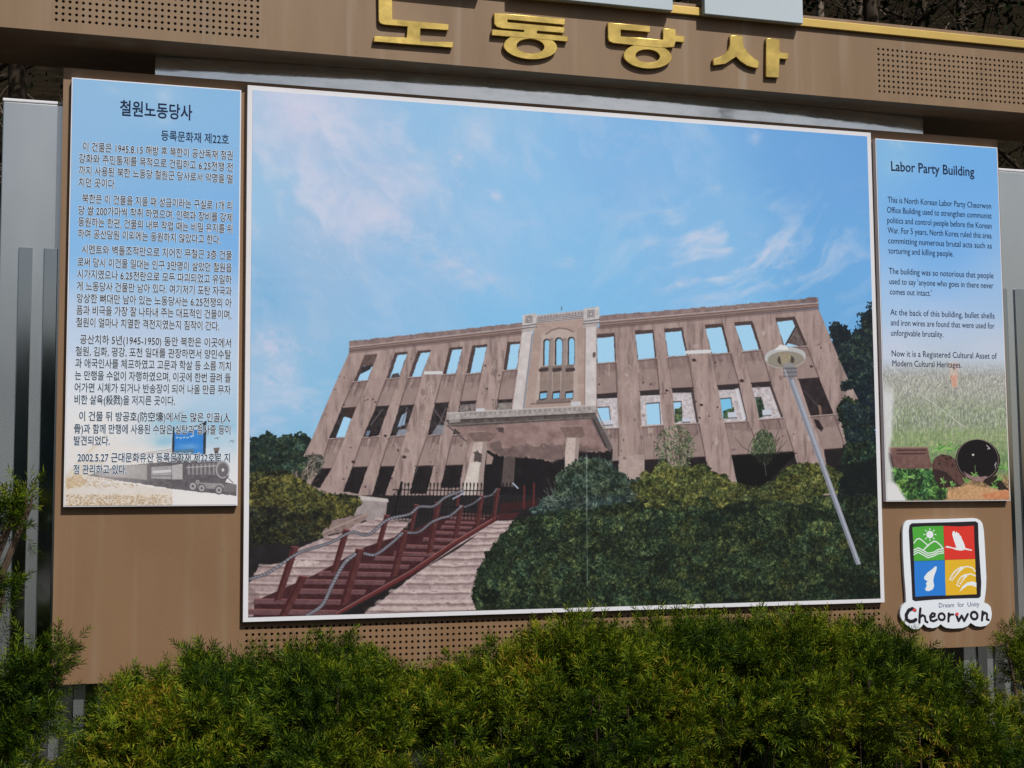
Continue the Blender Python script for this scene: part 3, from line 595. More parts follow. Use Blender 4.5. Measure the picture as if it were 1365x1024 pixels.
for x0_, x1_ in ((630,668),(698,735),(765,804)):
    pr.fill(mp(Ez, [(x0_,368),(x1_,364),(x1_,480),(x0_-4,486)]), (140,124,118), 1, tex=10, cell=8); pr.stroke(mp(Ez, [(x0_,368),(x1_,364)]), 4.5, (56,46,48), .9)
    pr.fill(mp(Ez, [(x0_-4,480),(x1_,474),(x1_-2,520),(x0_-8,526)]), (58,48,50), 1); pr.fill(mp(Ez, [(x0_,490),(x1_-3,486),(x1_-4,514),(x0_-2,519)]), (128,188,228), 1)
for x in (668, 738): pr.fill(mp(Ez, [(x+10,200),(x+30,198),(x+22,520),(x-2,522)]), (134,120,118), .95, tex=8, cell=6)
for x in (684, 752): pr.fill(mp(Ez, [(x,215),(x+20,213),(x+14,345),(x-2,345)]), (150,136,134), .95, tex=8, cell=6)
pr.fill(mp(Ez, [(612,524),(792,514),(790,535),(608,544)]), (122,108,106), 1, tex=12, cell=5); pr.stroke(mp(Ez, [(580,545),(790,535)]), 1.5, (92,78,78), .8)
pr.fill(mp(Ez, [(535,160),(590,150),(586,190),(540,572),(483,574),(508,400)]), TW, 1, tex=16, cell=12, seed=13); pr.stroke(mp(Ez, [(588,180),(541,572)]), 1.6, (120,104,102), .7)
pr.fill(mp(Ez, [(866,130),(924,126),(924,556),(864,562)]), TW, 1, tex=16, cell=12, seed=14); pr.stroke(mp(Ez, [(867,140),(863,556)]), 1.4, (128,112,110), .7); pr.blob(Ez(913,288), 2.3, 4, (90,76,74), .9, jag=1)
pr.fill(mp(Ez, [(608,80),(862,52),(862,98),(604,124)]), (178,172,176), 1, tex=20, cell=6, seed=15)
for k in range(4): pr.stroke(mp(Ez, [(606,92+k*9),(862,66+k*9)]), .9, (84,76,80), .75 if k else .4)
for k in range(15): pr.stroke(mp(Ez, [(622+k*16,86-k*1.7),(622+k*16,94-k*1.7)]), 1.2, (98,90,94), .7)
for x0_, x1_, y0_, y1_ in ((538,610,78,150),(860,940,44,126)):
    pr.fill(mp(Ez, [(x0_,y0_),(x1_,y0_-10),(x1_,y1_-8),(x0_-4,y1_)]), (188,184,188), 1, tex=22, cell=6, seed=16); cx, cy = (x0_+x1_)/2-4, (y0_+y1_)/2-12
    for r_ in (16, 8): pr.stroke(mp(Ez, [(cx-r_,cy-r_),(cx+r_,cy-r_-2),(cx+r_,cy+r_-2),(cx-r_,cy+r_),(cx-r_,cy-r_)]), 1.1, (90,80,84), .8)
    pr.stroke(mp(Ez, [(x0_,y1_-14),(x1_,y1_-24)]), 1.5, (84,76,78), .8); pr.stroke(mp(Ez, [(x0_-4,y1_),(x1_,y1_-8)]), 1.8, (70,62,64), .8)
    pr.fill(mp(Ez, [(x0_-8,y1_+2),(x1_,y1_-8),(x1_-10,y1_+12),(x0_-4,y1_+20)]), (170,162,162), 1, tex=18, cell=5)
pr.stroke(mp(Ez, [(742,34),(742,54)]), .9, (70,60,62), .9)
# ---- entrance depth, canopy, columns
pr.fill(mp(Ez, [(340,790),(800,780),(1010,780),(1000,1024),(330,1024)]), (26,24,28), 1, tex=8, cell=20, seed=17)
pr.fill(mp(Ez, [(350,800),(385,825),(375,862),(345,862)]), (150,130,126), 1)
pr.fill(mp(Ez, [(440,815),(500,815),(490,980),(425,980)]), (84,74,74), 1, tex=12, cell=8)
pr.fill(mp(Ez, [(140,650),(915,602),(1008,780),(960,800),(830,795),(700,850),(600,830),(420,820),(352,785),(345,760),(275,742)]), (140,118,116), 1, tex=26, cell=18, seed=18, jag=3)
pr.fill(mp(Ez, [(400,790),(600,760),(830,760),(960,790),(830,800),(700,850),(600,830),(420,820)]), (92,78,78), .6, tex=26, cell=12, seed=19, jag=6)
pr.fill(mp(Ez, [(395,668),(440,672),(450,700),(410,690)]), (60,50,52), .8, jag=4); pr.fill(mp(Ez, [(360,760),(420,740),(440,790),(400,800)]), (92,78,78), .7, jag=6)
pr.fill(mp(Ez, [(880,602),(922,600),(1008,770),(1000,800),(968,770)]), (92,84,86), 1, tex=16, cell=6); pr.stroke(mp(Ez, [(918,560),(1008,768)]), 1.8, (130,122,122), .9); pr.stroke(mp(Ez, [(905,620),(975,770)]), 1.6, (46,38,40), .9)
pr.fill(mp(Ez, [(142,592),(905,555),(925,562),(918,605),(138,650)]), (158,152,152), 1, tex=26, cell=7, seed=20)
pr.fill(mp(Ez, [(138,632),(918,596),(918,622),(200,665),(150,660)]), (84,76,76), 1, tex=24, cell=7, seed=21)
pr.stroke(mp(Ez, [(140,632),(918,594)]), 1.4, (50,42,44), .9); pr.stroke(mp(Ez, [(142,592),(905,553)]), 1.2, (196,190,190), .9); pr.stroke(mp(Ez, [(145,655),(895,615)]), 1., (150,140,138), .6)
for k in range(27): pr.stroke(mp(Ez, [(212+k*26,596-k*1.25),(212+k*26,606-k*1.25)]), 2.0, (112,104,104), .55)
pr.fill(mp(Ez, [(150,596),(212,592),(212,640),(150,644)]), (168,164,164), .7, tex=26, cell=4)
pr.stroke(mp(Ez, [(145,660),(240,740)]), 2, (84,74,74), .9)
pr.fill(mp(Ez, [(292,570),(338,567),(340,582),(294,584)]), (198,206,216), .9); pr.fill(mp(Ez, [(790,535),(842,531),(845,552),(792,556)]), (196,200,210), .9)
for cp, sh in (([(240,695),(345,688),(400,705),(370,740),(285,745)], [(285,735),(350,735),(348,800),(320,1024),(215,1024),(260,840)]), ([(728,665),(850,660),(866,712),(838,722),(770,722)], [(770,720),(836,718),(832,800),(820,950),(757,950),(760,800)])):
    pr.fill(mp(Ez, sh), (186,172,168), 1, tex=18, cell=9, seed=23); q = mp(Ez, sh)
    pr.fill([lerp(q[0], q[1], .72), q[1], q[2], lerp(q[3], q[2], 0), lerp(q[4], q[3], .72)], (128,112,110), .6)
    pr.fill(mp(Ez, cp), (118,98,96), 1, tex=14, cell=7, seed=24); pr.stroke([mp(Ez, cp)[0], mp(Ez, cp)[1]], 1., (160,140,136), .8)
pr.fill(mp(Ez, [(280,800),(300,785),(325,810),(318,850),(285,850)]), (66,60,60), .9, jag=3, tex=14, cell=4)
pr.fill(mp(Ez, [(262,855),(315,850),(300,1000),(225,1000)]), (206,200,196), .7, tex=14, cell=6, jag=2)
pr.fill(mp(B, [(232,790),(262,788),(262,802),(232,804)]), (30,24,26), 1)
# ---- left bank, stone walls and steps
pr.fill(mp(Hz, [(0,430),(200,430),(400,470),(560,500),(780,520),(760,640),(540,760),(540,830),(560,900),(300,1024),(0,1024)]), (34,32,34), 1, tex=8, cell=20, seed=26)
pr.foliage(mp(Hz, [(0,400),(80,340),(200,330),(300,350),(420,420),(540,500),(640,500),(750,520),(780,560),(760,640),(560,680),(540,760),(400,820),(0,850)]), (22,24,22), (62,64,38), (132,128,66), 16, 7, 51, .06)
pr.foliage(mp(Hz, [(0,640),(200,650),(420,640),(640,620),(560,700),(520,780),(340,830),(0,860)]), (20,22,22), (38,40,30), (80,82,50), 14, 7, 52, -.1)
pr.foliage(mp(Hz, [(360,300),(420,230),(520,230),(545,290),(520,350),(430,420),(370,400)]), (40,44,40), (88,84,76), (140,132,122), 8, 6, 53, 0)
pr.twigs(Hz(430,390), 26, 26, (150,138,130), .7, .8, 1.1, 3)
pr.fill(mp(C, [(498,218),(610,232),(600,320),(540,330),(470,300),(480,280)]), (150,140,142), 1, tex=16, cell=9, seed=27); pr.fill(mp(C, [(490,218),(612,232),(614,246),(488,236)]), (186,178,178), 1, tex=12, cell=5)
pr.fill(mp(C, [(380,320),(470,300),(530,290),(520,320),(420,370),(340,390),(330,372)]), (128,110,108), 1, tex=24, cell=8, seed=28, jag=2); pr.stroke(mp(C, [(340,372),(440,330),(530,292)]), 2.4, (160,144,140), .8)
STONE = (160,141,143)
left_steps = mp(C, [(30,720),(30,600),(75,515),(200,490),(230,440),(340,395),(430,370),(480,335),(560,318),(620,318),(700,330),(560,470),(330,560),(180,720)])
pr.fill(left_steps, STONE, 1, tex=26, cell=10, seed=29, jag=1)
for i, (y, xl, xr) in enumerate([(322,560,720),(345,500,690),(372,440,660),(398,350,640),(425,330,610),(452,270,580),(486,230,540),(514,80,480),(548,60,400),(586,36,330),(626,36,300),(664,34,250),(700,34,200)]):
    pr.wob_stroke(mp(C, [(xl,y),((xl+xr)/2,y+3),(xr,y+5)]), 2.2+.12*i, (118,98,98), .75); pr.wob_stroke(mp(C, [(xl,y-8),((xl+xr)/2,y-5),(xr,y-4)]), 2.6, (198,182,180), .6)
pr.fill(mp(C, [(200,490),(300,486),(330,500),(220,514)]), (206,194,192), .7, jag=4, tex=20, cell=5)
pr.fill(mp(C, [(34,590),(34,690),(60,680),(80,650),(60,610)]), (120,100,100), .5, jag=4)
right_steps = mp(C, [(1062,322),(1135,320),(1090,380),(1040,430),(985,520),(970,600),(990,690),(700,706),(505,712),(600,640),(690,570),(800,490),(900,410)])
pr.fill(right_steps, (166,147,149), 1, tex=26, cell=10, seed=30, jag=1)
for i, (y, xl, xr) in enumerate([(336,1050,1128),(352,1020,1112),(372,985,1095),(396,950,1075),(424,910,1050),(452,880,1035),(482,835,1010),(512,785,990),(548,730,975),(584,690,970),(624,620,960),(668,560,965),(698,515,980)]):
    pr.wob_stroke(mp(C, [(xl,y),((xl+xr)/2,y+2),(xr,y-2)]), 1.6+.14*i, (122,102,102), .7); pr.wob_stroke(mp(C, [(xl,y-7-i*.5),((xl+xr)/2,y-5-i*.5),(xr,y-8-i*.5)]), 2+.22*i, (206,190,187), .6)
for k in range(60):
    p = C(g_.uniform(560, 960), g_.uniform(430, 700)); r = pr.mask(right_steps)
    if p[0]-C(505,712)[0] > (C(505,712)[1]-p[1])*1.35 and p[0] < C(960, 0)[0]: pr.stroke([p, (p[0]+g_.uniform(2, 7), p[1]+g_.normal())], 1, ((92,76,76), (222,210,206))[k % 2], .6)
for st, sd in ((left_steps, 3), (right_steps, 4)):       # chipped edges, rubble and cracks
    sl, al = pr.mask(st); n1 = fbm(*al.shape, 13, 4, sd, 1., 1., .85); pr.put(sl, al*np.clip(n1-.2, 0, 1)*.9, (112,94,98)); pr.put(sl, al*np.clip(-n1-.2, 0, 1)*.9, (206,194,196))
# red timber stair
RED = (82,48,50)
pr.fill(mp(C, [(55,722),(60,655),(320,540),(520,430),(700,370),(830,300),(930,290),(1066,296),(1066,318),(900,420),(700,560),(395,714)]), (62,34,38), 1, tex=10, cell=10, seed=32)
for i, (y, xl, xr) in enumerate([(296,890,1040),(312,870,1015),(330,850,985),(350,835,960),(374,800,935),(402,760,900),(432,690,860),(462,640,820),(482,560,760),(514,490,700),(546,330,625),(580,250,600),(620,235,520),(662,60,440),(706,30,400)]):
    hgt = 4+i*1.0; pr.fill(mp(C, [(xl,y-hgt),(xr,y-hgt+6),(xr-6,y+8),(xl-8,y+4)]), (100,70,75), 1, tex=14, cell=7, seed=33+i); pr.stroke(mp(C, [(xl,y-hgt),(xr,y-hgt+6)]), 1.3, (146,98,100), .8)
pr.stroke(mp(C, [(392,712),(700,540),(880,416),(1064,306)]), 4.2, (98,44,46), 1); pr.stroke(mp(C, [(396,704),(700,532),(880,410),(1064,302)]), 1.3, (166,140,136), .6)
pr.fill(mp(C, [(420,712),(700,560),(880,440),(990,372),(900,440),(640,590),(500,712)]), (30,26,28), .9)
# iron fence
for k in range(46):
    x = 612+k*15.; t_ = 176+ (0 if k > 3 else 60-k*15); pr.stroke(mp(C, [(x+10,t_),(x-2,318-max(0, k-30)*2)]), 1.15, (24,24,28), .92); pr.stroke(mp(C, [(x+10,t_-8),(x+10,t_+2)]), 1.9, (24,24,28), .9)
for y in (200, 268, 300): pr.stroke(mp(C, [(632,y-6),(960,y-2),(1300,y-4)]), 1.3, (24,24,28), .9)
pr.stroke(mp(C, [(668,165),(636,300)]), 3.2, (22,22,26), 1)
pr.fill(mp(C, [(1072,250),(1260,235),(1260,262),(1074,290)]), (58,30,34), .8); pr.fill(mp(C, [(1066,292),(1160,288),(1130,316),(1066,320)]), (70,36,40), .9)
for x, y in ((1175,180),(1215,170)): pr.stroke(mp(C, [(x,y),(x-2,y+90)]), 2.6, (96,42,44), .9)
# posts and ropes
posts = [(228,428,155,650,30),(440,358,388,535,26),(262,550,175,720,36),(495,438,430,665,34),(608,298,566,450,22),(730,255,706,365,18),(682,362,636,550,30),(820,245,782,455,24),(915,258,888,395,20),(1000,218,980,345,20),(1066,188,1050,308,18),(905,200,898,260,14)]
for x, y, x2, y2, wd in posts:
    p1, p2 = C(x, y), C(x2, y2); n = (wd/3.102)/2
    pr.fill([(p1[0]-n, p1[1]), (p1[0]+n, p1[1]+1), (p2[0]+n, p2[1]), (p2[0]-n, p2[1]+1)], (84,47,49), 1, tex=12, cell=6, seed=35); pr.stroke([(p1[0]-n*.6, p1[1]+2), (p2[0]-n*.6, p2[1])], n*.6, (60,28,32), .8); pr.stroke([(p1[0]-n, p1[1]), (p1[0]+n, p1[1]+1)], 1.2, (144,84,84), .8)
def rope(pts, wd):
    q = []
    pts = mp(C, pts)
    for i in range(len(pts)-1):
        p0 = pts[max(i-1, 0)]; p1 = pts[i]; p2 = pts[i+1]; p3 = pts[min(i+2, len(pts)-1)]
        for t in np.linspace(0, 1, 8, endpoint=False): q.append(tuple(.5*(2*p1[j]+(p2[j]-p0[j])*t+(2*p0[j]-5*p1[j]+4*p2[j]-p3[j])*t*t+(3*p1[j]-p0[j]-3*p2[j]+p3[j])*t**3) for j in (0, 1)))
    q.append(pts[-1]); pr.stroke(q, wd+.8, (48,46,54), .9); pr.stroke(q, wd-.5, (138,138,150), 1)
    acc = 0
    for i in range(len(q)-1):
        L = math.dist(q[i], q[i+1]); acc += L
        if acc > wd*.62:
            acc = 0; u = ((q[i+1][0]-q[i][0])/max(L, .01), (q[i+1][1]-q[i][1])/max(L, .01)); nx, ny = -u[1], u[0]
            pr.stroke([(q[i][0]-nx*wd*.45-u[0]*wd*.3, q[i][1]-ny*wd*.45-u[1]*wd*.3), (q[i][0]+nx*wd*.45+u[0]*wd*.3, q[i][1]+ny*wd*.45+u[1]*wd*.3)], .8, (58,56,66), .9)
rope([(34,565),(120,535),(230,462),(300,436),(380,410),(460,370),(530,380),(610,318),(700,295),(740,265),(800,262),(850,225),(920,198)], 3.4)
rope([(280,712),(340,670),(380,590),(430,500),(475,462)], 4.6)
rope([(515,458),(560,462),(620,420),(670,375)], 3.6); rope([(695,372),(740,368),(790,330),(830,312),(870,300),(915,262)], 3.); rope([(930,265),(965,250),(995,228)], 2.4); rope([(1010,224),(1040,215),(1060,192)], 2.2)
pr.stroke(mp(C, [(1128,168),(1148,188)]), 2, (180,190,210), .9); pr.stroke(mp(C, [(880,232),(925,208)]), 2, (160,170,195), .9)
# ---- right bank of shrubs
pr.foliage(mp(Fz, [(490,330),(500,250),(560,190),(640,200),(700,190),(760,270),(830,310),(900,300),(980,330),(980,470),(330,500),(300,470),(420,380)]), (26,36,38), (60,76,70), (126,142,126), 10, 7, 55, .0, 2.4)
pass; pr.twigs(Fz(640,300), 40, 26, (120,136,124), .7, .7, 1.6, 5); pr.twigs(Fz(440,420), 16, 26, (116,130,118), .7, .7, 1.2, 6, -2.7)
big = mp(Dz, [(-330,330),(-290,275),(-225,200),(-150,150),(0,140),(150,170),(250,130),(330,150),(420,95),(520,90),(600,100),(680,140),(730,180),(800,200),(850,170),(880,110),(950,85),(1030,85),(1110,95),(1130,150),(1200,120),(1290,100),(1300,640),(700,655),(-340,670)])
pr.foliage(mp(B, [(1160,570),(1200,520),(1250,540),(1300,600),(1330,700),(1330,931),(1150,931),(1200,700)]), (12,20,22), (32,48,38), (84,104,70), 12, 7, 56, -.03)
pr.fill(mp(Dz, [(1110,90),(1290,60),(1290,330),(1150,330)]), (14,20,22), .75, jag=8)
pr.foliage(mp(Fz, [(0,880),(30,780),(100,660),(160,590),(230,520),(330,490),(480,470),(640,460),(860,420),(1182,400),(1182,985),(600,990),(20,1005),(-10,940)]), (19,26,21), (46,61,42), (102,114,72), 20, 6, 57, -.06)
pr.foliage(mp(Gz, [(-60,420),(0,400),(400,400),(1140,400),(1162,945),(-60,975)]), (17,24,20), (38,52,36), (86,98,64), 20, 5, 58, -.07)
pr.foliage(mp(Dz, [(290,180),(330,150),(420,95),(520,90),(600,100),(680,140),(730,180),(760,210),(700,240),(560,260),(380,240)]), (30,38,22), (74,82,42), (142,142,78), 10, 5, 59, .05)
pr.foliage(mp(Dz, [(845,190),(860,150),(900,105),(960,85),(1040,85),(1110,100),(1120,150),(1080,200),(980,230),(870,230)]), (30,38,22), (72,80,42), (136,138,76), 10, 5, 60, .04)
pr.foliage(mp(B, [(0,850),(60,800),(130,780),(200,800),(300,850),(300,931),(0,931)]), (24,34,30), (58,74,62), (112,128,106), 9, 6, 61, 0)
for (c, rx, ry, sd) in ((Gz(75,150), 26, 32, 1), (Gz(540,150), 16, 25, 2)):
    pr.twigs((c[0], c[1]+18), 22, 40, (70,66,56), .8, .8, .9, sd); pr.leaves(c, rx, ry, 520, [(66,82,58),(92,108,76),(44,58,42),(124,138,104)], sd, 2.2)
pr.fill(mp(Gz, [(380,190),(720,170),(560,330),(480,380),(405,330)]), (12,12,14), .85, jag=4); pr.leaves(Gz(545,140), 13, 24, 260, [(60,76,54),(80,96,70),(40,52,38)], 4, 2.2)
pr.stroke(mp(Gz, [(545,220),(556,290)]), 1.4, (150,160,160), .7)
pr.stroke(mp(Fz, [(597,180),(600,600),(602,870)]), 1.1, (140,160,160), .42)
def clumps(f, pts, n, sz, pal, seed):                     # overlapping leafy tufts, each with its own tone
    g = np.random.default_rng(seed); P = np.array(mp(f, pts)); lo, hi = P.min(0), P.max(0); got = 0
    while got < n:
        p = lo+(hi-lo)*g.random(2); ins = False
        for i in range(len(P)):
            a, b = P[i-1], P[i]
            if (a[1] > p[1]) != (b[1] > p[1]) and p[0] < (b[0]-a[0])*(p[1]-a[1])/(b[1]-a[1])+a[0]: ins = not ins
        if not ins: continue
        got += 1; r = sz*g.uniform(.5, 1.3); k = g.uniform(.8, 1.2); c = [tuple(np.array(q)*k) for q in pal]
        pr.foliage(ell(p[0], p[1], r, r*.62, 14), c[0], c[1], c[2], 9, 5, int(g.integers(1e6)), g.uniform(-.08, .14), 2.6)
clumps(Fz, [(40,860),(110,680),(170,600),(260,540),(500,500),(640,480),(860,440),(1150,420),(1150,940),(600,950),(60,960)], 90, 16, [(17,24,20),(44,60,42),(104,118,76)], 5)
clumps(Gz, [(20,420),(400,410),(860,440),(940,560),(1010,700),(900,920),(0,930)], 90, 15, [(17,24,19),(42,57,38),(98,108,66)], 6)
clumps(Gz, [(1040,480),(1140,470),(1150,900),(1080,900)], 22, 11, [(15,21,19),(34,47,35),(78,90,60)], 7)
pr.foliage(mp(Gz, [(360,345),(440,330),(520,350),(600,320),(640,420),(340,430)]), (24,30,22), (66,74,42), (126,130,76), 10, 7, 71)
clumps(Dz, [(270,190),(400,90),(560,85),(690,135),(790,205),(700,250),(380,250)], 60, 9, [(34,40,24),(82,88,48),(148,146,84)], 8)
clumps(Dz, [(825,205),(880,110),(1000,78),(1120,110),(1120,190),(980,240)], 34, 8, [(34,40,24),(78,84,46),(142,140,82)], 9)
clumps(Hz, [(40,400),(300,370),(540,510),(760,560),(700,620),(400,620),(60,600)], 40, 14, [(34,36,24),(84,84,44),(146,138,76)], 10)
clumps(Hz, [(40,620),(560,640),(500,760),(340,820),(40,850)], 30, 15, [(20,22,20),(44,46,32),(90,90,56)], 11)
clumps(Hz, [(30,160),(230,120),(420,120),(400,330),(60,330)], 30, 11, [(20,30,30),(40,56,48),(84,102,74)], 12)
clumps(B, [(1180,270),(1310,200),(1320,700),(1230,700),(1200,520)], 40, 11, [(12,21,28),(30,44,46),(70,86,66)], 13)
pr.fill(mp(Gz, [(380,190),(600,172),(560,320),(480,370),(405,330)]), (12,12,14), .5, jag=4)
pr.stroke(mp(Fz, [(597,180),(600,600),(602,870)]), 1.1, (140,160,160), .42)
# ---- street lamp in the picture
p1, p2 = B(975,452), Dz(1198,480)
n = lambda w_: w_/2
pr.fill([(p1[0]-4.2, p1[1]), (p1[0]+4.2, p1[1]), (p2[0]+2.6+1, p2[1]), (p2[0]-3, p2[1]+1)], (146,152,168), 1, tex=6, cell=10)
pr.stroke([(p1[0]-2.6, p1[1]), (p2[0]-1.8, p2[1])], 2., (98,104,120), .6); pr.stroke([(p1[0]+1.8, p1[1]), (p2[0]+1, p2[1])], 1.4, (182,186,198), .6)
pr.blob(B(950,364), 27.5, 14.5, (120,112,104), 1, -.04); pr.blob(B(950,356), 27.5, 12, (178,180,184), 1, -.06); pr.blob(B(952,368), 24, 10.5, (140,134,124), 1, -.04); pr.stroke(ell(*B(950,362), 27, 14, 30, -.04)[:16], 1.2, (206,206,206), .7)
pr.fill(mp(B, [(905,330),(930,308),(955,312),(965,330)]), (214,216,220), 1); pr.blob(B(953,372), 11.4, 7.6, (72,66,62), 1)
pr.fill(mp(B, [(925,340),(975,345),(970,392),(935,392)]), (150,140,120), 1, tex=16, cell=3); pr.blob(B(965,400), 8, 6, (140,138,140), 1); pr.fill(mp(B, [(940,400),(992,400),(1000,432),(975,455),(948,440)]), (122,122,130), 1, tex=8, cell=4)
for y in (408, 424, 440): pr.stroke(mp(B, [(942,y),(998,y-2)]), 1.4, (82,82,90), .8)
pr.stroke(mp(B, [(948,412),(958,440)]), 2, (176,178,186), .7)
grain = np.random.default_rng(2).normal(0, 2.2, pr.img.shape[:2])[..., None]; pr.img = np.clip(pr.img + grain, 0, 255)
sheet('picture_print', pr, 0., .0011, pr.material('picture_print'), pm)

# ================================================================== left text panel
LX0, LX1, LZ0, LZ1 = -.5962, -.0217, .3995, 1.8692
pl = panel_thing('korean_text_panel', LX0, LX1, LZ0, LZ1, 'tall pale blue panel of Korean text with a steam train at its foot')
pr = Print(LX0+.004, LX1-.004, LZ0+.004, LZ1-.004, 900., scale=2.4)
K = lambda x, y: (80+x/5.46, 540+y/5.46)
pr.field([(200,110,(140,186,226)),(110,200,(140,184,226)),(300,150,(132,182,228)),(200,220,(132,182,228)),(200,300,(118,176,232)),(100,320,(128,182,234)),(300,320,(116,174,232)),(200,380,(146,192,232)),(200,430,(182,202,232)),(100,440,(186,206,234)),(300,430,(174,200,234)),(200,490,(208,216,232)),(100,520,(216,222,232)),(300,500,(196,212,232)),(300,530,(160,196,226)),(110,600,(220,218,220)),(200,640,(224,220,218)),(300,660,(224,224,230))])
h_, w_ = pr.h, pr.w; nz = np.clip(.5+fbm(h_, w_, 60, 4, 2), 0, 1.4)
for p, rx, ry, a in (((220,128),16,12,.4),((210,160),26,10,.2),((150,120),30,8,.18),((110,250),26,10,.2)): pr.soft(p, rx, ry, (206,214,232), a, 0, nz)
for p, rx, ry, a in (((240,562),40,16,.75),((225,588),40,10,.7),((290,575),34,22,.6),((200,570),18,14,.4)): pr.soft(p, rx, ry, (122,182,214), a, 0, nz*.7+.3)
for p, rx, ry, a in (((270,556),20,5,.5),((300,582),20,8,.5),((250,600),30,4,.5)): pr.soft(p, rx, ry, (226,232,238), a, 0, nz)
pr.soft((130,560),60,26,(232,228,226),.5); pr.soft((150,612),50,18,(228,222,218),.6)
pr.stroke([K(330,225),K(200,350),K(40,520)], 3.5, (206,190,166), .6, 3); pr.fill(mp(K, [(35,520),(200,400),(330,420),(300,560),(820,620),(820,735),(30,735)]), (206,192,170), .55, tex=20, cell=9, jag=8, seed=3)
pr.fill(mp(K, [(35,540),(120,500),(200,540),(190,590),(90,600),(40,620)]), (188,160,118), .75, tex=24, cell=6, jag=8, seed=4)
pr.fill(mp(K, [(85,600),(560,590),(780,612),(820,640),(85,650)]), (214,208,204), .8, tex=10, cell=12, jag=4, seed=5)
g_ = np.random.default_rng(8)
for i in range(900):
    x = g_.uniform(40, 815); y = g_.uniform(650, 735) if i % 4 else g_.uniform(520, 600); 
    if y < 600 and x > 560: continue
    c = K(x, y); cc = np.array([(214,196,170),(190,160,126),(230,216,196),(166,136,104)][g_.integers(4)]); pr.blob((c[0], c[1]+.35), g_.uniform(.7, 1.6), g_.uniform(.5, 1.), (140,116,92), .5); pr.blob(c, g_.uniform(.7, 1.5), g_.uniform(.4, .9), cc, .8)
pr.soft(K(1060,690), 46, 12, (228,226,228), .9)
# billboard and gulls printed behind the train
pr.fill(mp(K, [(830,200),(1045,170),(1045,360),(830,360)]), (52,128,208), 1, tex=10, cell=8); pr.soft(K(940,300), 14, 4, (120,176,226), .6)
pr.fill(mp(K, [(820,155),(832,160),(830,360),(812,360)]), (46,52,64), 1); pr.fill(mp(K, [(1042,125),(1064,112),(1058,360),(1040,360)]), (46,52,64), 1); pr.stroke(mp(K, [(980,155),(1060,128)]), 1.6, (46,52,64), 1)
pr.fill(mp(K, [(832,330),(970,315),(975,360),(832,362)]), (84,112,124), .7, tex=20, cell=3)
for x, y in ((845,235),(870,238),(895,234),(920,236),(945,228),(960,222)): pr.stroke(mp(K, [(x,y),(x+12,y-3)]), 1.4, (190,214,236), .8); pr.stroke(mp(K, [(x+3,y+6),(x+12,y+2)]), 1., (190,214,236), .7)
for x, y in ((1140,240),(1250,262),(880,55),(600,58),(1205,155)): pr.stroke(mp(K, [(x-16,y+2),(x,y-4),(x+8,y+8)]), 1., (86,96,108), .8); pr.stroke(mp(K, [(x+4,y),(x+18,y-6)]), .9, (120,130,140), .7)
# steam train
pr.stroke(mp(K, [(540,360),(640,345),(812,320)]), 1., (150,140,136), .8); pr.stroke(mp(K, [(560,370),(812,335)]), 1., (150,140,136), .8)
for k in range(14): pr.stroke(mp(K, [(560+k*20,356-k*2.4),(560+k*20,376-k*2.4)]), .7, (160,150,144), .7)
pr.fill(mp(K, [(200,510),(440,440),(900,400),(1090,410),(1210,420),(1225,520),(1200,570),(1290,600),(1285,660),(1100,640),(900,620),(640,580),(400,545)]), (74,70,76), .92, tex=22, cell=6, seed=6, jag=2)
pr.fill(mp(K, [(380,470),(480,440),(632,430),(632,545),(470,528),(330,505)]), (142,138,142), 1, tex=14, cell=9, seed=7); pr.fill(mp(K, [(250,500),(380,470),(470,528),(300,520)]), (150,146,148), .7)
pr.fill(mp(K, [(665,450),(810,440),(810,540),(662,532)]), (152,150,156), 1, tex=14, cell=6, seed=8); pr.fill(mp(K, [(672,478),(808,468),(808,488),(672,496)]), (212,212,218), .8); pr.stroke(mp(K, [(668,515),(808,515)]), 1.2, (86,82,88), .8)
pr.fill(mp(K, [(812,440),(890,425),(890,540),(815,540)]), (172,170,174), 1, tex=12, cell=5); pr.fill(mp(K, [(808,380),(900,372),(895,425),(812,432)]), (84,80,86), 1, tex=14, cell=5)
pr.fill(mp(K, [(915,440),(1150,420),(1175,430),(1180,500),(1140,512),(920,510)]), (94,92,98), 1, tex=16, cell=5, seed=9)
for k in range(8): pr.fill(mp(K, [(930+k*30,432-k*2),(942+k*30,431-k*2),(942+k*30,505),(930+k*30,506)]), (174,172,178), .55)
pr.stroke(mp(K, [(920,455),(1140,440)]), 1.6, (196,194,200), .6)
pr.blob(K(1182,470), 9.4, 11.8, (128,126,132), 1); pr.blob(K(1184,472), 6.8, 9, (96,94,100), 1); pr.blob(K(1184,472), 1.8, 2.2, (200,200,206), 1); pr.stroke(ell(*K(1182,470), 8.6, 11, 24)+[ell(*K(1182,470), 8.6, 11, 24)[0]], .8, (196,196,202), .8)
pr.fill(mp(K, [(1122,330),(1150,328),(1148,400),(1128,402)]), (70,64,66), 1); pr.fill(mp(K, [(1114,312),(1160,308),(1156,330),(1120,334)]), (112,100,96), 1, tex=14, cell=3); pr.fill(mp(K, [(1030,395),(1060,392),(1060,425),(1030,428)]), (104,100,104), 1)
pr.fill(mp(K, [(940,560),(1180,570),(1200,600),(1150,612),(950,600)]), (150,148,152), .85, tex=18, cell=4)
for x, y, r_ in ((965,590,6),(1030,604,5.4),(1155,618,5.6),(1000,560,3.6)): pr.blob(K(x, y), r_, r_*1.1, (84,80,86), 1); pr.blob(K(x, y), r_*.72, r_*.8, (160,158,164), 1); pr.blob(K(x, y), r_*.3, r_*.3, (80,78,84), 1)
pr.fill(mp(K, [(1200,560),(1290,580),(1290,640),(1190,630)]), (84,80,84), 1)
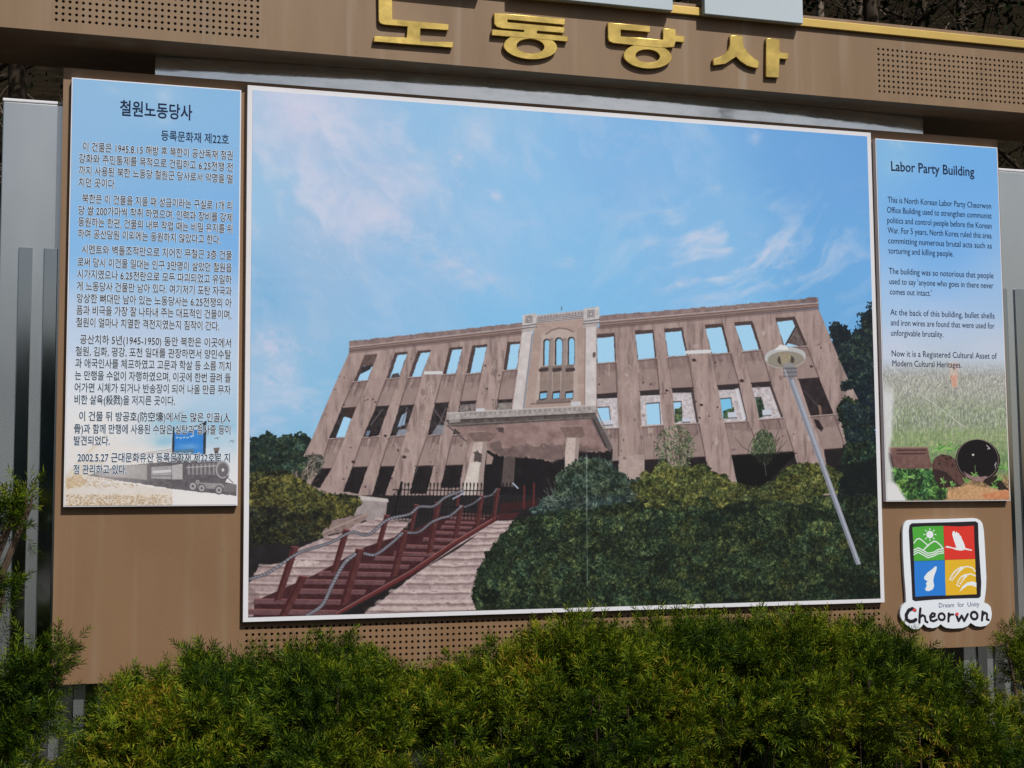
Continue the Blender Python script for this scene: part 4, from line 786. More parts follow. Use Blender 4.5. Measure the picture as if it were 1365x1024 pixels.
for k in range(9): pr.stroke(mp(K, [(1205+k*10,575),(1190+k*12,630)]), .7, (168,166,170), .8)
pr.stroke(mp(K, [(1205,515),(1258,566)]), .9, (60,56,60), .9)
veil = np.exp(-((pr.PX-150)/46)**2-((pr.PY-628)/22)**2)*.45+.08*np.clip((pr.PY-590)/14, 0, 1); veil = np.clip(veil, 0, .85)[..., None]
pr.img = pr.img*(1-veil)+np.array((216,212,212.))*veil
pr.img = np.clip(pr.img + np.random.default_rng(3).normal(0, 2, pr.img.shape[:2])[..., None], 0, 255)
sheet('text_print', pr, 0., .0011, pr.material('korean_text_print'), pl)
T1 = [("철원노동당사", 160.2, 256, 152.2, .060)]; T2 = [("등록문화재 제22호", 214.9, 305, 186.0, .040)]
sz = .0352; R0 = 310.2
paras = [[("이 건물은 1945.8.15 해방 후 북한이 공산독재 정권",110.6,R0,200.0),("강화와 주민통제를 목적으로 건립하고 6.25전쟁 전",105.4,R0,215.8),("까지 사용된 북한 노동당 철원군 당사로서 악명을 떨",105.2,R0,231.8),("치던 곳이다.",105,154.5,247.6)],
 [("북한은 이 건물을 지을 때 성금이라는 구실로 1개 리",109.8,R0-.5,269.2),("당 쌀 200가마씩 착취 하였으며, 인력과 장비를 강제",104.8,R0-.5,285),("동원하는 한편, 건물의 내부 작업 때는 비밀 유지를 위",104.4,R0-.5,300.4),("하여 공산당원 이외에는 동원하지 않았다고 한다.",104,294,316)],
 [("시멘트와 벽돌조적만으로 지어진 무철근 3층 건물",109,R0-1,337),("로써 당시 이건물 일대는 인구 3만명이 살았던 철원읍",103.4,R0-1.2,354),("시가지였으나 6.25전란으로 모두 파괴되었고 유일하",103,R0-1.3,370),("게 노동당사 건물만 남아 있다. 여기저기 포탄 자국과",102.6,R0-1.4,386),("앙상한 뼈대만 남아 있는 노동당사는 6.25전쟁의 아",102.4,R0-1.5,402.2),("픔과 비극을 가장 잘 나타내 주는 대표적인 건물이며,",102,R0-1.7,418.2),("철원이 얼마나 치열한 격전지였는지 짐작이 간다.",101.6,292.3,434.4)],
 [("공산치하 5년(1945-1950) 동안 북한은 이곳에서",106.8,R0-2.2,457.2),("철원, 김화, 평강, 포천 일대를 관장하면서 양민수탈",100.8,R0-2.4,473),("과 애국인사를 체포하였고 고문과 학살 등 소름 끼치",100.4,R0-2.5,489),("는 만행을 수없이 자행하였으며, 이곳에 한번 끌려 들",100,R0-2.6,505.2),("어가면 시체가 되거나 반송장이 되어 나올 만큼 무자",99.6,R0-2.8,521.5),("비한 살육(殺戮)을 저지른 곳이다.",99.4,233.3,537.6)],
 [("이 건물 뒤 방공호(防空壕)에서는 많은 인골(人",105.6,R0-3.2,559.8),("骨)과 함께 만행에 사용된 수많은 실탄과 철사줄 등이",98.9,R0-3.2,576.6),("발견되었다.",98.6,146.2,592.4)],
 [("2002.5.27 근대문화유산 등록문화재 제22호로 지",103.4,R0-3.8,615),("정 관리하고 있다.",98,168.6,631)]]
text_part('title_lettering', T1, -.0006, M['ink'], pl, .0009)
text_part('subtitle_lettering', T2, -.0006, M['ink'], pl, .00025)
for pa in paras:
    L = [(a, b, c, d, sz) for a, b, c, d in pa]
    o = text_part('paragraph_lettering', L, -.0009, M['greyink'], pl, .0003)
    h = text_part('letter_outline', L, -.0004, M['halo'], pl, .0017)

# ================================================================== right text panel
RX0, RX1, RZ0, RZ1 = 2.5199, 3.0959, .3959, 1.8678
pq = panel_thing('english_text_panel', RX0, RX1, RZ0, RZ1, 'tall blue panel of English text with rusty drums in grass at its foot')
pr = Print(RX0+.004, RX1-.004, RZ0+.004, RZ1-.004, 900., scale=2.6)
Q = lambda x, y: (1160+x/4.654, 470+y/4.654)
pr.field([(1200,200,(128,184,230)),(1300,210,(108,172,234)),(1250,260,(112,174,236)),(1250,320,(104,168,236)),(1250,370,(120,178,238)),(1200,400,(160,196,236)),(1320,400,(150,188,232)),(1250,430,(182,202,234)),(1200,470,(200,208,228)),(1320,460,(196,204,222)),(1250,490,(190,198,208)),(1260,560,(150,168,150))])
h_, w_ = pr.h, pr.w; nz = np.clip(.5+fbm(h_, w_, 50, 4, 12), 0, 1.4); pr.soft((1200,192), 12, 9, (206,216,226), .5, 0, nz); pr.soft((1196,218), 14, 14, (170,204,226), .4, 0, nz)
def band(yc, ramp):                                  # vertical fade mask on this sheet
    return np.clip((pr.PY-yc)/ramp, 0, 1)
def texture(col_lo, col_hi, cell, seed, ax=1, ay=1): 
    v = np.clip(.5+.75*fbm(h_, w_, cell, 4, seed, ax, ay, .8), 0, 1)[..., None]; return np.array(col_lo, float)*(1-v)+np.array(col_hi, float)*v
def blend(al, col): pr.img = pr.img*(1-al[..., None])+col*al[..., None]
blend(band(478, 26)*.95, texture((128,130,126), (196,196,190), 7, 3, .5, 1.2))
blend(band(522, 24)*.75, texture((96,108,92), (186,196,172), 8, 4, .5, 1.4))
blend(band(566, 14)*.85, texture((108,132,96), (172,182,136), 8, 5, .5, 1.2))
blend(band(592, 18)*.75, texture((78,108,72), (134,164,112), 8, 6, .5, 1.2))
g_ = np.random.default_rng(11)
for i in range(520):                                  # reed and grass strokes
    x, y = g_.uniform(1186, 1342), g_.uniform(505, 600); L = g_.uniform(5, 13); an = -1.57+g_.normal()*.5; t_ = (y-505)/95
    c = np.array((206,208,196))*(1-t_)+np.array((132,168,92))*t_; c = c*g_.uniform(.62, 1.08); pr.stroke([(x, y), (x+L*.5*math.cos(an), y+L*.5*math.sin(an)), (x+L*math.cos(an+.4), y+L*math.sin(an+.4))], .7, c, .6)
pr.fill(mp(Q, [(478,60),(550,60),(545,140),(540,220),(505,220),(500,140)]), (218,184,170), .5, jag=4, tex=12, cell=5); pr.fill(mp(Q, [(495,140),(542,140),(535,215),(510,215)]), (214,142,118), .5, jag=3)
pr.stroke(mp(Q, [(300,250),(440,350),(580,460)]), .8, (206,206,200), .8)
blend(band(628, 12)*(pr.PX > 1200)*.9, texture((92,70,52), (196,160,120), 7, 8)); 
pr.foliage(mp(Q, [(115,700),(300,690),(440,760),(480,850),(470,915),(200,915),(140,820)]), (30,44,34), (58,98,52), (130,176,96), 9, 6, 13, .05)
pr.fill(mp(Q, [(480,860),(600,820),(860,850),(862,915),(480,915)]), (190,150,112), .9, tex=34, cell=5, jag=5, seed=9)
pr.fill(mp(Q, [(690,880),(860,850),(862,905),(720,910)]), (196,112,76), .5, tex=30, cell=5, jag=5)
pr.fill(mp(Q, [(112,590),(355,588),(380,700),(375,720),(150,720),(118,680)]), (112,84,80), 1, tex=18, cell=8, seed=2, jag=1)
for y in (606, 628): pr.stroke(mp(Q, [(165,y),(345,y-2)]), 1.5, (58,40,42), .8)
pr.stroke(mp(Q, [(112,590),(355,588)]), 1.4, (150,120,112), .9); pr.fill(mp(Q, [(108,620),(130,630),(150,720),(118,700)]), (50,38,40), .9)
pr.fill(mp(Q, [(380,700),(400,655),(440,630),(500,640),(560,690),(600,790),(560,830),(440,838),(400,780)]), (88,64,60), 1, tex=20, cell=7, seed=5, jag=1); pr.fill(mp(Q, [(385,720),(470,740),(560,830),(440,838),(400,790)]), (42,32,34), .8, jag=3)
for x, y in ((450,640),(475,660),(500,655),(430,690),(510,700)): pr.blob(Q(x, y), 1.6, 1.2, (34,26,28), .9)
pr.fill(ell(*Q(668,668), 30, 28, 32, .35), (30,26,28), 1); pr.fill(mp(Q, [(690,800),(780,760),(860,850),(800,850)]), (34,28,28), .9, jag=3)
e = ell(*Q(666,664), 27.5, 26.5, 40, .4); pr.stroke(e+[e[0]], 1.4, (150,128,124), .9); pr.fill(e, (22,20,24), 1)
pr.fill(mp(Q, [(578,735),(620,760),(690,770),(730,765),(700,800),(640,795),(600,770)]), (150,122,120), .9, tex=20, cell=5, jag=2)
pr.stroke(mp(Q, [(722,575),(742,595),(728,598)]), 1, (206,206,206), .9); pr.stroke(mp(Q, [(770,700),(782,680),(775,715)]), 1, (180,180,180), .8); pr.blob(Q(638,634), 1.6, 1.5, (190,196,186), 1)
for x, y, s_ in ((450,800,1),(505,820,1),(590,800,1.2),(645,760,1),(785,790,1.3),(770,830,1.2),(470,590,2),(420,600,2),(520,600,2),(830,710,1.5),(160,740,1.6),(230,770,2)):
    for k in range(7):
        a_ = g_.uniform(0, 6.28); p = Q(x, y); pr.stroke([p, (p[0]+5*s_*math.cos(a_), p[1]+3.4*s_*math.sin(a_)-1)], 1.6, ((112,166,84),(150,190,110),(78,130,66))[k % 3], .85)
for x, y in ((650,700),(455,770)): pr.stroke(mp(Q, [(x,y),(x+2,y+60)]), .8, (120,150,90), .9)
edge = np.clip(1-((pr.PX-(1181+4+9*fbm(h_, w_, 90, 2, 44)))/6), 0, 1)*band(500, 30); blend(edge*.85, np.array((212,214,220.))+0*pr.img)
co_ = np.clip((pr.PY-640-.9*(pr.PX-1184)*0+ (pr.PX-1184)*-.0)/6, 0, 1)*np.clip(1-(pr.PX-(1187+np.clip((pr.PY-636)*.62, 0, 99)))/5, 0, 1); blend(co_, np.array((214,214,218.))+0*pr.img)
pr.img = np.clip(pr.img + np.random.default_rng(4).normal(0, 2.4, pr.img.shape[:2])[..., None], 0, 255)
sheet('text_print', pr, 0., .0011, pr.material('english_text_print'), pq)
V4 = lambda x: 1160+x/3.2
W4 = lambda y: 180+y/3.2
text_part('title_lettering', [("Labor Party Building", V4(90), V4(443), W4(152), .0575)], -.0006, M['ink'], pq, .0006)
eng = [[("This is North Korean Labor Party Cheorwon",75,515,288),("Office Building used to strengthen communist",72,517,331),("politics and control people before the Korean",73,517,375),("War. For 5 years, North Korea ruled this area",75,517,418),("committing numerous brutal acts such as",77,518,462),("torturing and killing people.",78,355,505)],
 [("The building was so notorious that people",80,525,592),("used to say 'anyone who goes in there never",82,525,636),("comes out intact.'",84,262,680)],
 [("At the back of this building, bullet shells",86,530,768),("and iron wires are found that were used for",88,530,812),("unforgivable brutality.",89,312,856)],
 [("Now it is a Registered Cultural Asset of",92,540,944),("Modern Cultural Heritages.",95,390,986)]]
for pa in eng: text_part('paragraph_lettering', [(a, V4(b), V4(c), W4(d), .0355) for a, b, c, d in pa], -.0006, M['ink'], pq, 0)

# ================================================================== emblem plate
J = lambda x, y: (1180+x/4.654, 680+y/4.654)
YE = YB-.0145
outl = mp(J, [(150,62),(250,58),(400,55),(545,50),(572,54),(592,66),(605,88),(612,130),(618,220),(622,300),(628,420),(626,480),(622,520),(614,574),(636,582),(654,600),(662,640),(658,675),(646,702),(625,718),(590,724),(560,720),(530,700),(512,720),(480,732),(420,736),(380,732),(360,722),(345,708),(325,726),(295,733),(260,728),(238,708),(222,728),(205,738),(180,740),(160,732),(130,712),(110,690),(96,665),(92,640),(96,615),(108,590),(130,570),(126,500),(118,400),(110,250),(108,130),(112,100),(122,80),(135,68)])
em = empty('emblem_sign', (float(back(J(360,400), YE)[0]), YB-.001, float(back(J(360,730), YE)[2])), 'white cut-out emblem of four coloured squares over the word Cheorwon', 'emblem sign')
ez = np.array([back(p, YE)[[0, 2]] for p in outl]); ex0, ez0 = ez.min(0)-.002; ex1, ez1 = ez.max(0)+.002
pr = Print(ex0, ex1, ez0, ez1, 1900., yp=YE, scale=4)
pr.img[:] = (222,229,238)
pr.fill(mp(J, [(150,95),(165,82),(300,78),(450,74),(560,70),(576,80),(580,200),(588,330),(596,450),(592,535),(580,546),(430,550),(300,556),(185,566),(168,556),(162,420),(152,250),(146,130)]), (38,34,40), 1)
for q, cc in (([(168,106),(250,100),(360,98),(364,200),(368,310),(270,314),(178,316),(174,200)], (78,166,62)), ([(361,98),(460,102),(550,97),(553,200),(558,303),(460,306),(369,309),(365,200)], (214,56,46)), ([(179,318),(270,316),(368,311),(372,420),(375,530),(280,532),(187,538),(182,430)], (44,124,214)), ([(370,310),(460,307),(558,304),(562,420),(568,522),(480,526),(376,530),(372,420)], (222,178,46))): pr.fill(mp(J, q), cc, 1)
Wt = (226,232,238)
pr.blob(J(277,152), 4.7, 5, Wt)
for a_ in np.arange(0, 6.28, .785): pr.stroke([J(277+30*math.cos(a_), 152+30*math.sin(a_)), J(277+38*math.cos(a_), 152+38*math.sin(a_))], 1.1, Wt)
pr.stroke(mp(J, [(178,205),(195,182),(212,176),(232,190),(268,222)]), 1.3, Wt); pr.stroke(mp(J, [(240,245),(270,215),(300,194),(318,196),(340,215),(360,240)]), 1.5, Wt)
for k in range(3): pr.stroke(mp(J, [(178,248+k*14),(205,234+k*14),(235,250+k*14),(265,268+k*14),(300,262+k*12),(330,244+k*13),(362,240+k*13)]), 1.3, Wt)
pr.fill(mp(J, [(372,232),(382,222),(420,232),(442,235),(425,185),(415,150),(418,135),(428,128),(436,142),(444,132),(450,146),(458,142),(462,158),(470,160),(474,175),(482,190),(492,215),(497,235),(540,247),(537,253),(495,246),(470,252),(440,248),(415,238),(380,233)]), Wt)
pr.fill(mp(J, [(312,348),(320,352),(318,370),(303,410),(298,440),(304,470),(295,492),(272,503),(252,501),(248,487),(258,470),(252,456),(262,441),(243,430),(242,414),(262,388),(290,368)]), Wt)
for a_, b_, n_ in (((408,432),(478,358),11), ((452,468),(500,405),8)):
    for k in range(n_):
        t_ = k/(n_-1); x, y = a_[0]+(b_[0]-a_[0])*t_, a_[1]+(b_[1]-a_[1])*t_-12*math.sin(3.14*t_)
        for dx in (-9, 9): pr.blob(J(x+dx*(.5+.7*math.sin(3.14*min(t_+.1, 1))), y+dx*.3), 1.35, 1.0, Wt, 1, .8)
pr.stroke(mp(J, [(478,356),(510,350),(540,358),(558,380)]), 1.4, Wt); pr.stroke(mp(J, [(500,402),(530,396),(560,408)]), 1.4, Wt)
pr.fill(mp(J, [(460,508),(480,472),(508,450),(540,442),(566,450),(566,480),(540,468),(512,468),(488,484)]), Wt)
INKB = (36,32,40)
def br(pts, w_): pr.stroke(mp(J, pts), w_/4.654, INKB, 1, .6)
br([(184,622),(168,612),(146,622),(130,650),(132,678),(152,692),(175,690),(190,680)], 20); br([(218,612),(214,650),(212,696)], 15); br([(214,668),(230,652),(246,660),(250,690),(262,696)], 13)
br([(280,668),(306,658),(308,644),(292,640),(278,660),(282,684),(300,690),(320,680)], 13)
o_ = ell(350, 662, 19, 21, 20, -.3); br(o_+[o_[0]], 13); br([(394,642),(392,690)], 14); br([(394,665),(406,648),(422,648)], 12)
br([(440,648),(455,688),(474,656),(490,688),(512,646)], 14); o_ = ell(552, 655, 20, 23, 20, -.3); br(o_+[o_[0]], 14); br([(604,630),(600,684)], 14); br([(602,656),(618,636),(632,646),(630,678),(642,682)], 13)
pr.blob(J(181,620), 2.1, 2.1, (224,74,84)); pr.blob(J(447,645), 2.1, 2.1, (224,74,84))
o = curve_mesh('cutout_plate', [[tuple(p) for p in ez]], .0065, .0004, YE+.0065, pr.material('emblem_print', .35, .4), em)
uv = o.data.uv_layers[0] if o.data.uv_layers else o.data.uv_layers.new(name='uv')
for l in o.data.loops:
    v = o.data.vertices[l.vertex_index].co; uv.data[l.index].uv = ((v.x-ex0)/(ex1-ex0), (v.z-ez0)/(ez1-ez0))
o = text_part('motto_lettering', [("Dream  for  Unity", J(340,0)[0]+.8, J(592,0)[0]+.8, J(0,606)[1], .026)], YE-.0005, material('blue_ink', (.07,.10,.24), .5), em, 0)

# ------------------------------------------------------------------ plants
def tube(path, r0, r1, n=7):
    path = np.array(path, float); k = len(path); V = []; 
    for i, p in enumerate(path):
        d = path[min(i+1, k-1)]-path[max(i-1, 0)]; d /= np.linalg.norm(d)+1e-9; u = np.cross(d, (0, .3, 1) if abs(d[2]) < .9 else (1, 0, 0)); u /= np.linalg.norm(u); v = np.cross(d, u); r = r0+(r1-r0)*i/(k-1)
        a = np.arange(n)*2*math.pi/n; V.append(p+r*(np.cos(a)[:, None]*u+np.sin(a)[:, None]*v))
    V = np.concatenate(V); F = [(i*n+j, i*n+(j+1) % n, (i+1)*n+(j+1) % n, (i+1)*n+j) for i in range(k-1) for j in range(n)]
    return V, np.array(F)
def join_tubes(lst):
    V = []; F = []; b = 0
    for v, f in lst: V.append(v); F.append(f+b); b += len(v)
    return np.concatenate(V), np.concatenate(F)
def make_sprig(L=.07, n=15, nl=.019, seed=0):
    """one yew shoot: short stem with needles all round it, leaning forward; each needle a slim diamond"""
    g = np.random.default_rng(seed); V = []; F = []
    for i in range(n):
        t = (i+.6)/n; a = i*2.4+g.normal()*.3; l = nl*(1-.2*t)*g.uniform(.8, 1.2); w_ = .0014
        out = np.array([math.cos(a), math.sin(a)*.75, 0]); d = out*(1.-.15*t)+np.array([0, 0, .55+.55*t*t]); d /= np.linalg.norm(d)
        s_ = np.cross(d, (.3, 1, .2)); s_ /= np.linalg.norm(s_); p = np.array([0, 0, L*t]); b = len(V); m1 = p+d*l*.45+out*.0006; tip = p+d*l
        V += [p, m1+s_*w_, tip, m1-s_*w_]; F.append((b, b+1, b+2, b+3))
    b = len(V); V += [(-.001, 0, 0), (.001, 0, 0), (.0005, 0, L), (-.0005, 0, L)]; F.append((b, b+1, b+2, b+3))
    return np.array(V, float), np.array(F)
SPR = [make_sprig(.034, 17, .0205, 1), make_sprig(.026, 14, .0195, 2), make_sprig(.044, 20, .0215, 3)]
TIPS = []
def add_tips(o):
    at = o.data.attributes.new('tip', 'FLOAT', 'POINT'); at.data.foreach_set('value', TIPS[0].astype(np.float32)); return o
def scatter(pos, dirs, scl, g):
    """copies of the sprigs at pos along dirs -> one vertex array and one quad array"""
    VV = []; FF = []; TT = []; base = 0
    kind = g.integers(0, len(SPR), len(pos))
    for k in range(len(SPR)):
        i = np.where(kind == k)[0]; V, F = SPR[k]; z = dirs[i]/np.linalg.norm(dirs[i], axis=1, keepdims=True)
        r = g.normal(size=z.shape); x = np.cross(r, z); x /= np.linalg.norm(x, axis=1, keepdims=True); y = np.cross(z, x)
        W = (V[None, :, 0, None]*x[:, None]+V[None, :, 1, None]*y[:, None]+V[None, :, 2, None]*z[:, None])*scl[i][:, None, None]+pos[i][:, None]
        TT.append(np.tile(V[:, 2]/V[:, 2].max(), len(i))); VV.append(W.reshape(-1, 3)); FF.append((F[None]+(np.arange(len(i))*len(V))[:, None, None]+base).reshape(-1, 4)); base += W.shape[0]*W.shape[1]
    TIPS.clear(); TIPS.append(np.concatenate(TT)); return np.concatenate(VV), np.concatenate(FF)
def shoots(centres, normals, g, per=7, spread=.055, upb=.12):
    P_ = []; D_ = []; S_ = []
    for c, n in zip(centres, normals):
        ax = n+np.array([0, -.1, upb])+g.normal(size=3)*.45; ax /= np.linalg.norm(ax); L = g.uniform(.06, .13)
        for k in range(per):
            t = g.random(); r = g.normal(size=3); r -= ax*(r@ax); r /= np.linalg.norm(r)+1e-9; d = ax*(.35+.6*t)+r*(1.0-.5*t)
            P_.append(c+ax*L*(t-.5)+r*.008); D_.append(d); S_.append(g.uniform(.85, 1.3)*(.85+.25*t))
    return np.array(P_), np.array(D_), np.array(S_)

# --- the long hedge in front of the board
YS = -.72
sil = [(100,1010),(122,965),(150,893),(200,886),(240,868),(262,838),(285,846),(340,868),(400,840),(440,834),(500,856),(535,874),(600,876),(622,856),(640,842),(700,828),(760,832),(800,824),(840,826),(900,818),(960,812),(1030,806),(1085,812),(1130,816),(1175,818),(1210,838),(1250,862),(1290,888),(1312,925),(1345,958),(1375,1010),(1400,1060)]
sp_ = np.array([back(p, YS) for p in sil]); hx, hz = sp_[:, 0], sp_[:, 2]-.085-.03*np.clip((sp_[:, 0]-2.3)/.2, 0, 1)-.02*np.exp(-((sp_[:, 0]-.75)/.3)**2)
hx = np.concatenate([[hx[0]-.12], hx]); hz = np.concatenate([[GZ+.1], hz])
g = np.random.default_rng(17)
NB = 260; bx = g.uniform(hx[0], hx[-1], NB); bt = g.uniform(-1., 2.6, NB); bs = g.uniform(.045, .13, NB); ba = g.uniform(-.10, .075, NB)
def hedge_surface(x, t):
    """t: -1.4 back edge .. 0 crest .. 1.57 front shoulder .. beyond = down the front face"""
    zt = np.interp(x, hx, hz); bump = np.zeros_like(x)
    for a, b, s_, m_ in zip(bx, bt, bs, ba): bump += m_*np.exp(-((x-a)/s_)**2-((t-b)*.42/s_)**2)
    ry, rz = .46, .30; tt = np.clip(t, -1.5, 1.45); y = YS-.0-ry*np.sin(tt); z = zt-rz*(1-np.cos(tt)); dn = np.clip(t-1.45, 0, None); z -= dn*.42; y -= dn*.05
    n = np.stack([0*x, -np.sin(tt)/ry, np.cos(tt)/rz], -1); e = .02; n[:, 0] = -(np.interp(x+e, hx, hz)-np.interp(x-e, hx, hz))/(2*e)/rz*.5; n /= np.linalg.norm(n, axis=1, keepdims=True)
    p = np.stack([x, y, z], -1)+n*bump[:, None]; return p, n
NS = 6000
x = g.uniform(hx[0], hx[-1], NS); t = g.uniform(-1.2, 2.9, NS); t = np.where(g.random(NS) < .25, g.uniform(-.7, .5, NS), t)
c, n = hedge_surface(x, t); depth = g.random(NS)**1.6*.13; c = c-n*depth[:, None]; keep = c[:, 2] > GZ+.05; c, n = c[keep], n[keep]
P_, D_, S_ = shoots(c, n, g, 7)
# stray shoots standing up along the crest
x2 = g.uniform(hx[1], hx[-1], 110); c2, n2 = hedge_surface(x2, g.uniform(-.6, .35, 110)); a_, b_, s2 = shoots(c2+[0, 0, .02], n2, g, 6, upb=1.2)
P_ = np.concatenate([P_, a_]); D_ = np.concatenate([D_, b_]); S_ = np.concatenate([S_, s2])
V, F = scatter(P_, D_, S_, g)
hed = empty('yew_hedge', (1.0, YS-.2, GZ), 'broad dark green yew hedge growing in front of the board and hiding its lower edge', 'hedge')
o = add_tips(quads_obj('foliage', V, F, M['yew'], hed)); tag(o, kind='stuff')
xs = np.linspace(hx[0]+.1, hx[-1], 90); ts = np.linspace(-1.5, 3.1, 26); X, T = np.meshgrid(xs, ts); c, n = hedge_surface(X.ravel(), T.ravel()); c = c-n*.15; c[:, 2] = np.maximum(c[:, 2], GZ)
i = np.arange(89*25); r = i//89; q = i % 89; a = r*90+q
tw = []
for k in range(420):
    xx = g.uniform(hx[0]+.05, hx[-1]-.05); e_, n_ = hedge_surface(np.array([xx]), np.array([g.uniform(-1, 2.4)])); e_ = e_[0]-n_[0]*.03; s_ = np.array([xx+g.normal()*.06, YS-.2+g.normal()*.08, GZ+.02]); mid = (s_+e_)/2+g.normal(size=3)*.05; mid[2] = max(mid[2], GZ+.1)
    tw.append(tube([s_, mid, e_], .008, .002, 5))
Vt, Ft = join_tubes(tw); o = quads_obj('branches', Vt, Ft, M['twig'], hed); tag(o, kind='stuff')
core = quads_obj('inner_growth', c, np.stack([a, a+1, a+91, a+90], -1), leaf_material('inner_yew', [(0,(.006,.010,.003)),(1,(.016,.022,.008))]), hed, smooth=True)  # added dark shell, the shade inside the hedge put into its colour

def small_yew(name, spec, loc, label, seed):
    """spec: (px, py, y, radius m, n shoots)"""
    g = np.random.default_rng(seed); t = empty(name, loc, label, 'shrub', 'small yews beside the hedge'); P_ = []; D_ = []; S_ = []; br_ = []; root = np.array(loc)
    for (px_, py_, y_, r_, n_) in spec:
        c0 = back((px_, py_), y_); v = g.normal(size=(n_, 3)); v /= np.linalg.norm(v, axis=1, keepdims=True); c = c0+v*(g.random((n_, 1))**.4)*r_*[1, 1, .85]
        a_, b_, s_ = shoots(c, v*.6, g, 6, upb=.7); P_.append(a_); D_.append(b_); S_.append(s_)
        for k in range(max(2, n_//6)):
            e_ = c[k % n_]; mid = root*.4+e_*.6+[0, 0, -.08]; br_.append(tube([root+g.normal(size=3)*.02*[1, 1, 0], mid, c0*.6+e_*.4-[0, 0, .03], e_], .011, .002, 5))
    V, F = scatter(np.concatenate(P_), np.concatenate(D_), np.concatenate(S_), g)
    tag(add_tips(quads_obj('foliage', V, F, M['yew'], t)), kind='stuff'); Vt, Ft = join_tubes(br_); quads_obj('branches', Vt, Ft, M['twig'], t)
small_yew('yew_shrub', [(20,950,-.80,.13,60),(56,890,-.80,.055,18),(84,874,-.80,.024,6),(35,915,-.80,.06,20),(8,1010,-.85,.15,80),(62,925,-.80,.035,8),(-30,900,-.8,.14,50),(20,674,-.80,.030,9),(0,700,-.80,.06,22),(38,664,-.80,.012,3),(-14,800,-.80,.04,10),(4,790,-.80,.025,5),(-110,740,-.8,.12,40),(-100,840,-.8,.12,40)],
          (back((-300,900),-.8)[0], -.82, GZ), 'yew shrub with loose leaning shoots in front of the left pillar', 5)
small_yew('yew_shrub', [(1362,868,-.45,.045,12),(1345,856,-.45,.018,4),(1385,880,-.45,.12,40),(1380,960,-.5,.14,60),(1400,1020,-.5,.2,80),(1366,900,-.45,.05,14)],
          (back((1400,900),-.45)[0], -.5, GZ), 'small dark yew shrub at the foot of the right pillar, right of the emblem', 6)
small_yew('yew_shrub', [(160,975,-.25,.07,18),(150,1010,-.3,.1,26)], (back((160,975),-.25)[0], -.28, GZ), 'low shaded yew shoots between the left pillar and the end of the hedge', 9)

# --- trees on the slope behind
def hill_z(x, y): return GZ-.1+max(0, y-1.6)*.62
def tree(px_, y, hgt, r0, lean, label, cat_mat, crown_n, seed, nm='tree', low=1.4, x=None):
    g = np.random.default_rng(seed); x = back((px_, 400), y)[0] if x is None else x; z = hill_z(x, y)-.15
    t = empty(nm, (x, y, z), label, 'tree', 'trees on the slope behind the board'); tb = []
    path = [np.array([x+lean*k/8*hgt+g.normal()*.03*k/3, y+g.normal()*.02*k, z+hgt*k/8]) for k in range(9)]
    o = quads_obj('trunk', *tube(path, r0, r0*.3, 10), cat_mat, t, smooth=True)
    ends = []
    for k in range(16):
        s_ = path[(6 if low > 4 else 2)+k % (3 if low > 4 else 7)]; a = g.uniform(0, 6.28); L = g.uniform(.7, 1.9); d = np.array([math.cos(a), math.sin(a), g.uniform(.1, .8)]); e1 = s_+d*L*.5+g.normal(size=3)*.06; e2 = s_+d*L+[0, 0, -.1+g.random()*.3]
        tb.append(tube([s_, e1, e2], r0*.32, .004, 6)); ends += [e1, e2]
        for q in range(4):
            e3 = e2+g.normal(size=3)*.35; tb.append(tube([e1+(e2-e1)*g.random(), (e1+e3)/2+g.normal(size=3)*.08, e3], .008, .002, 4)); ends.append(e3)
    quads_obj('limbs', *join_tubes(tb), cat_mat, t, smooth=True)
    if crown_n:
        ends = np.array(ends); c = ends[g.integers(0, len(ends), crown_n)]+g.normal(size=(crown_n, 3))*.2; u = g.normal(size=(crown_n, 3)); u /= np.linalg.norm(u, axis=1, keepdims=True); v = np.cross(u, g.normal(size=(crown_n, 3))); v /= np.linalg.norm(v, axis=1, keepdims=True); s_ = g.uniform(.010, .026, (crown_n, 1))*(1.8 if low > 4 else 1)*1; c = c+(g.normal(size=c.shape)*.35 if low > 4 else 0)
        V = np.stack([c-u*s_, c+v*s_*.45, c+u*s_, c-v*s_*.45], 1).reshape(-1, 3); tag(quads_obj('crown', V, np.arange(len(V)).reshape(-1, 4), M['leaf'], t), kind='stuff')
tree(1086, 5.2, 6, .055, .04, 'slim pale upright trunk just right of the narrow sign box', M['palebark'], 0, 1)
tree(1100, 5.6, 6, .045, .10, 'slim pale leaning trunk beside the upright one, right of the narrow sign box', M['palebark'], 0, 2)
tree(1235, 6.2, 7, .075, .06, 'stout grey-brown trunk standing above the right half of the gold trim line', M['bark'], 900, 3)
for k, (px_, y, mt, cn, lb) in enumerate([(1310,7.5,'bark',3500,'dark leafy tree above the right perforated grid'),(1160,8.5,'bark',3500,'dark leafy tree between the pale trunks and the stout trunk'),(1400,4.6,'bark',3000,'dark leafy tree behind the right pillar'),
    (40,3.6,'bark',2200,'dark trunk with tangled limbs in the gap above the left pillar'),(-60,5.0,'bark',3000,'dark leafy tree behind the left edge of the beam'),(910,8.0,'bark',3000,'dark leafy tree seen in the gap between the two sign boxes'),(1040,9.5,'bark',3000,'dark leafy tree behind the narrow sign box')]):
    tree(px_, y, 6.5, .08, random.uniform(-.05, .05), lb, M[mt], cn, 20+k)
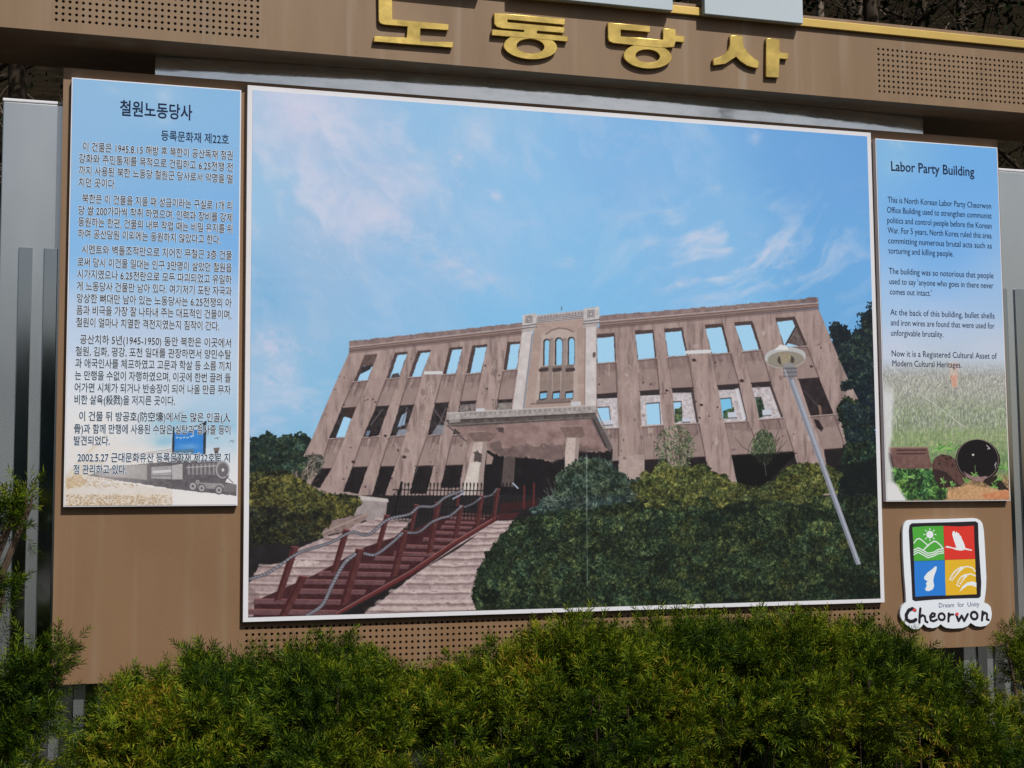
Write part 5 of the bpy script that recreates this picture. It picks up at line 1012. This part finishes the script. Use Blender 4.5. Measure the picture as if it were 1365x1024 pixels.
for k, (px_, y) in enumerate([(260,2.7),(480,2.9),(700,2.7),(860,3.1),(-120,2.8),(1190,3.0),(1480,3.2)]):  # trees added so that their crowns, out of view, shade the slope
    tree(px_, y, 6.6, .09, random.uniform(-.03, .03), ['evergreen tree close behind the left text panel, crown above the picture','evergreen tree close behind the left half of the large picture, crown above the picture','evergreen tree close behind the middle of the large picture, crown above the picture','evergreen tree close behind the right half of the large picture, crown above the picture','evergreen tree just beyond the left end of the beam','evergreen tree close behind the right text panel','evergreen tree just beyond the right end of the beam'][k], M['bark'], 13000, 60+k, 'evergreen_tree', low=5)
# bare tree across the plaza, behind the photographer
tree(0, -12., 10.5, .17, .02, 'bare leafless tree across the plaza, mirrored in the steel fascia', M['bark'], 0, 91, 'bare_tree', x=8.2)
# undergrowth: one tangled mass on the slope
g = np.random.default_rng(77); N_ = 130000
px_ = g.uniform(-200, 1550, N_); yy = 2.0+g.random(N_)**1.5*9; X = CAM[0]+(np.tan(np.arctan((px_-682.5)/FPX)-YAW))*(yy-CAM[1]); Z = GZ-.1+np.clip(yy-1.6, 0, None)*.62+np.abs(g.normal(size=N_))*.42*(.4+.9*np.clip(np.sin(X*2.1)+np.sin(yy*1.7+X), 0, 2))
c = np.stack([X, yy, Z], -1); u = g.normal(size=(N_, 3)); u /= np.linalg.norm(u, axis=1, keepdims=True); v = np.cross(u, g.normal(size=(N_, 3))); v /= np.linalg.norm(v, axis=1, keepdims=True); s_ = g.uniform(.008, .024, (N_, 1))
V = np.stack([c-u*s_, c+v*s_*.4, c+u*s_, c-v*s_*.4], 1).reshape(-1, 3)
tag(quads_obj('undergrowth', V, np.arange(len(V)).reshape(-1, 4), M['leaf']), 'dark evergreen undergrowth covering the slope behind the board', 'undergrowth', kind='stuff')
tw = []
for k in range(1500):
    p = g.uniform(-150, 1500); y = 2.2+g.random()*7; x = CAM[0]+math.tan(math.atan((p-682.5)/FPX)-YAW)*(y-CAM[1]); z = GZ+max(0, y-1.6)*.62+g.random()*.8; a = g.uniform(0, 3.14); L = g.uniform(.3, 1.1)
    d = np.array([math.cos(a), .2*g.normal(), g.uniform(-.3, .9)])*L; s0 = np.array([x, y, z]); tw.append(tube([s0, s0+d*.5+g.normal(size=3)*.07, s0+d], .007, .002, 4))
tag(quads_obj('fallen_twigs', *join_tubes(tw), M['palebark']), 'tangle of thin bare twigs in the dark undergrowth on the slope', 'twigs', kind='stuff')

bpy.data.objects.remove(ftmp)
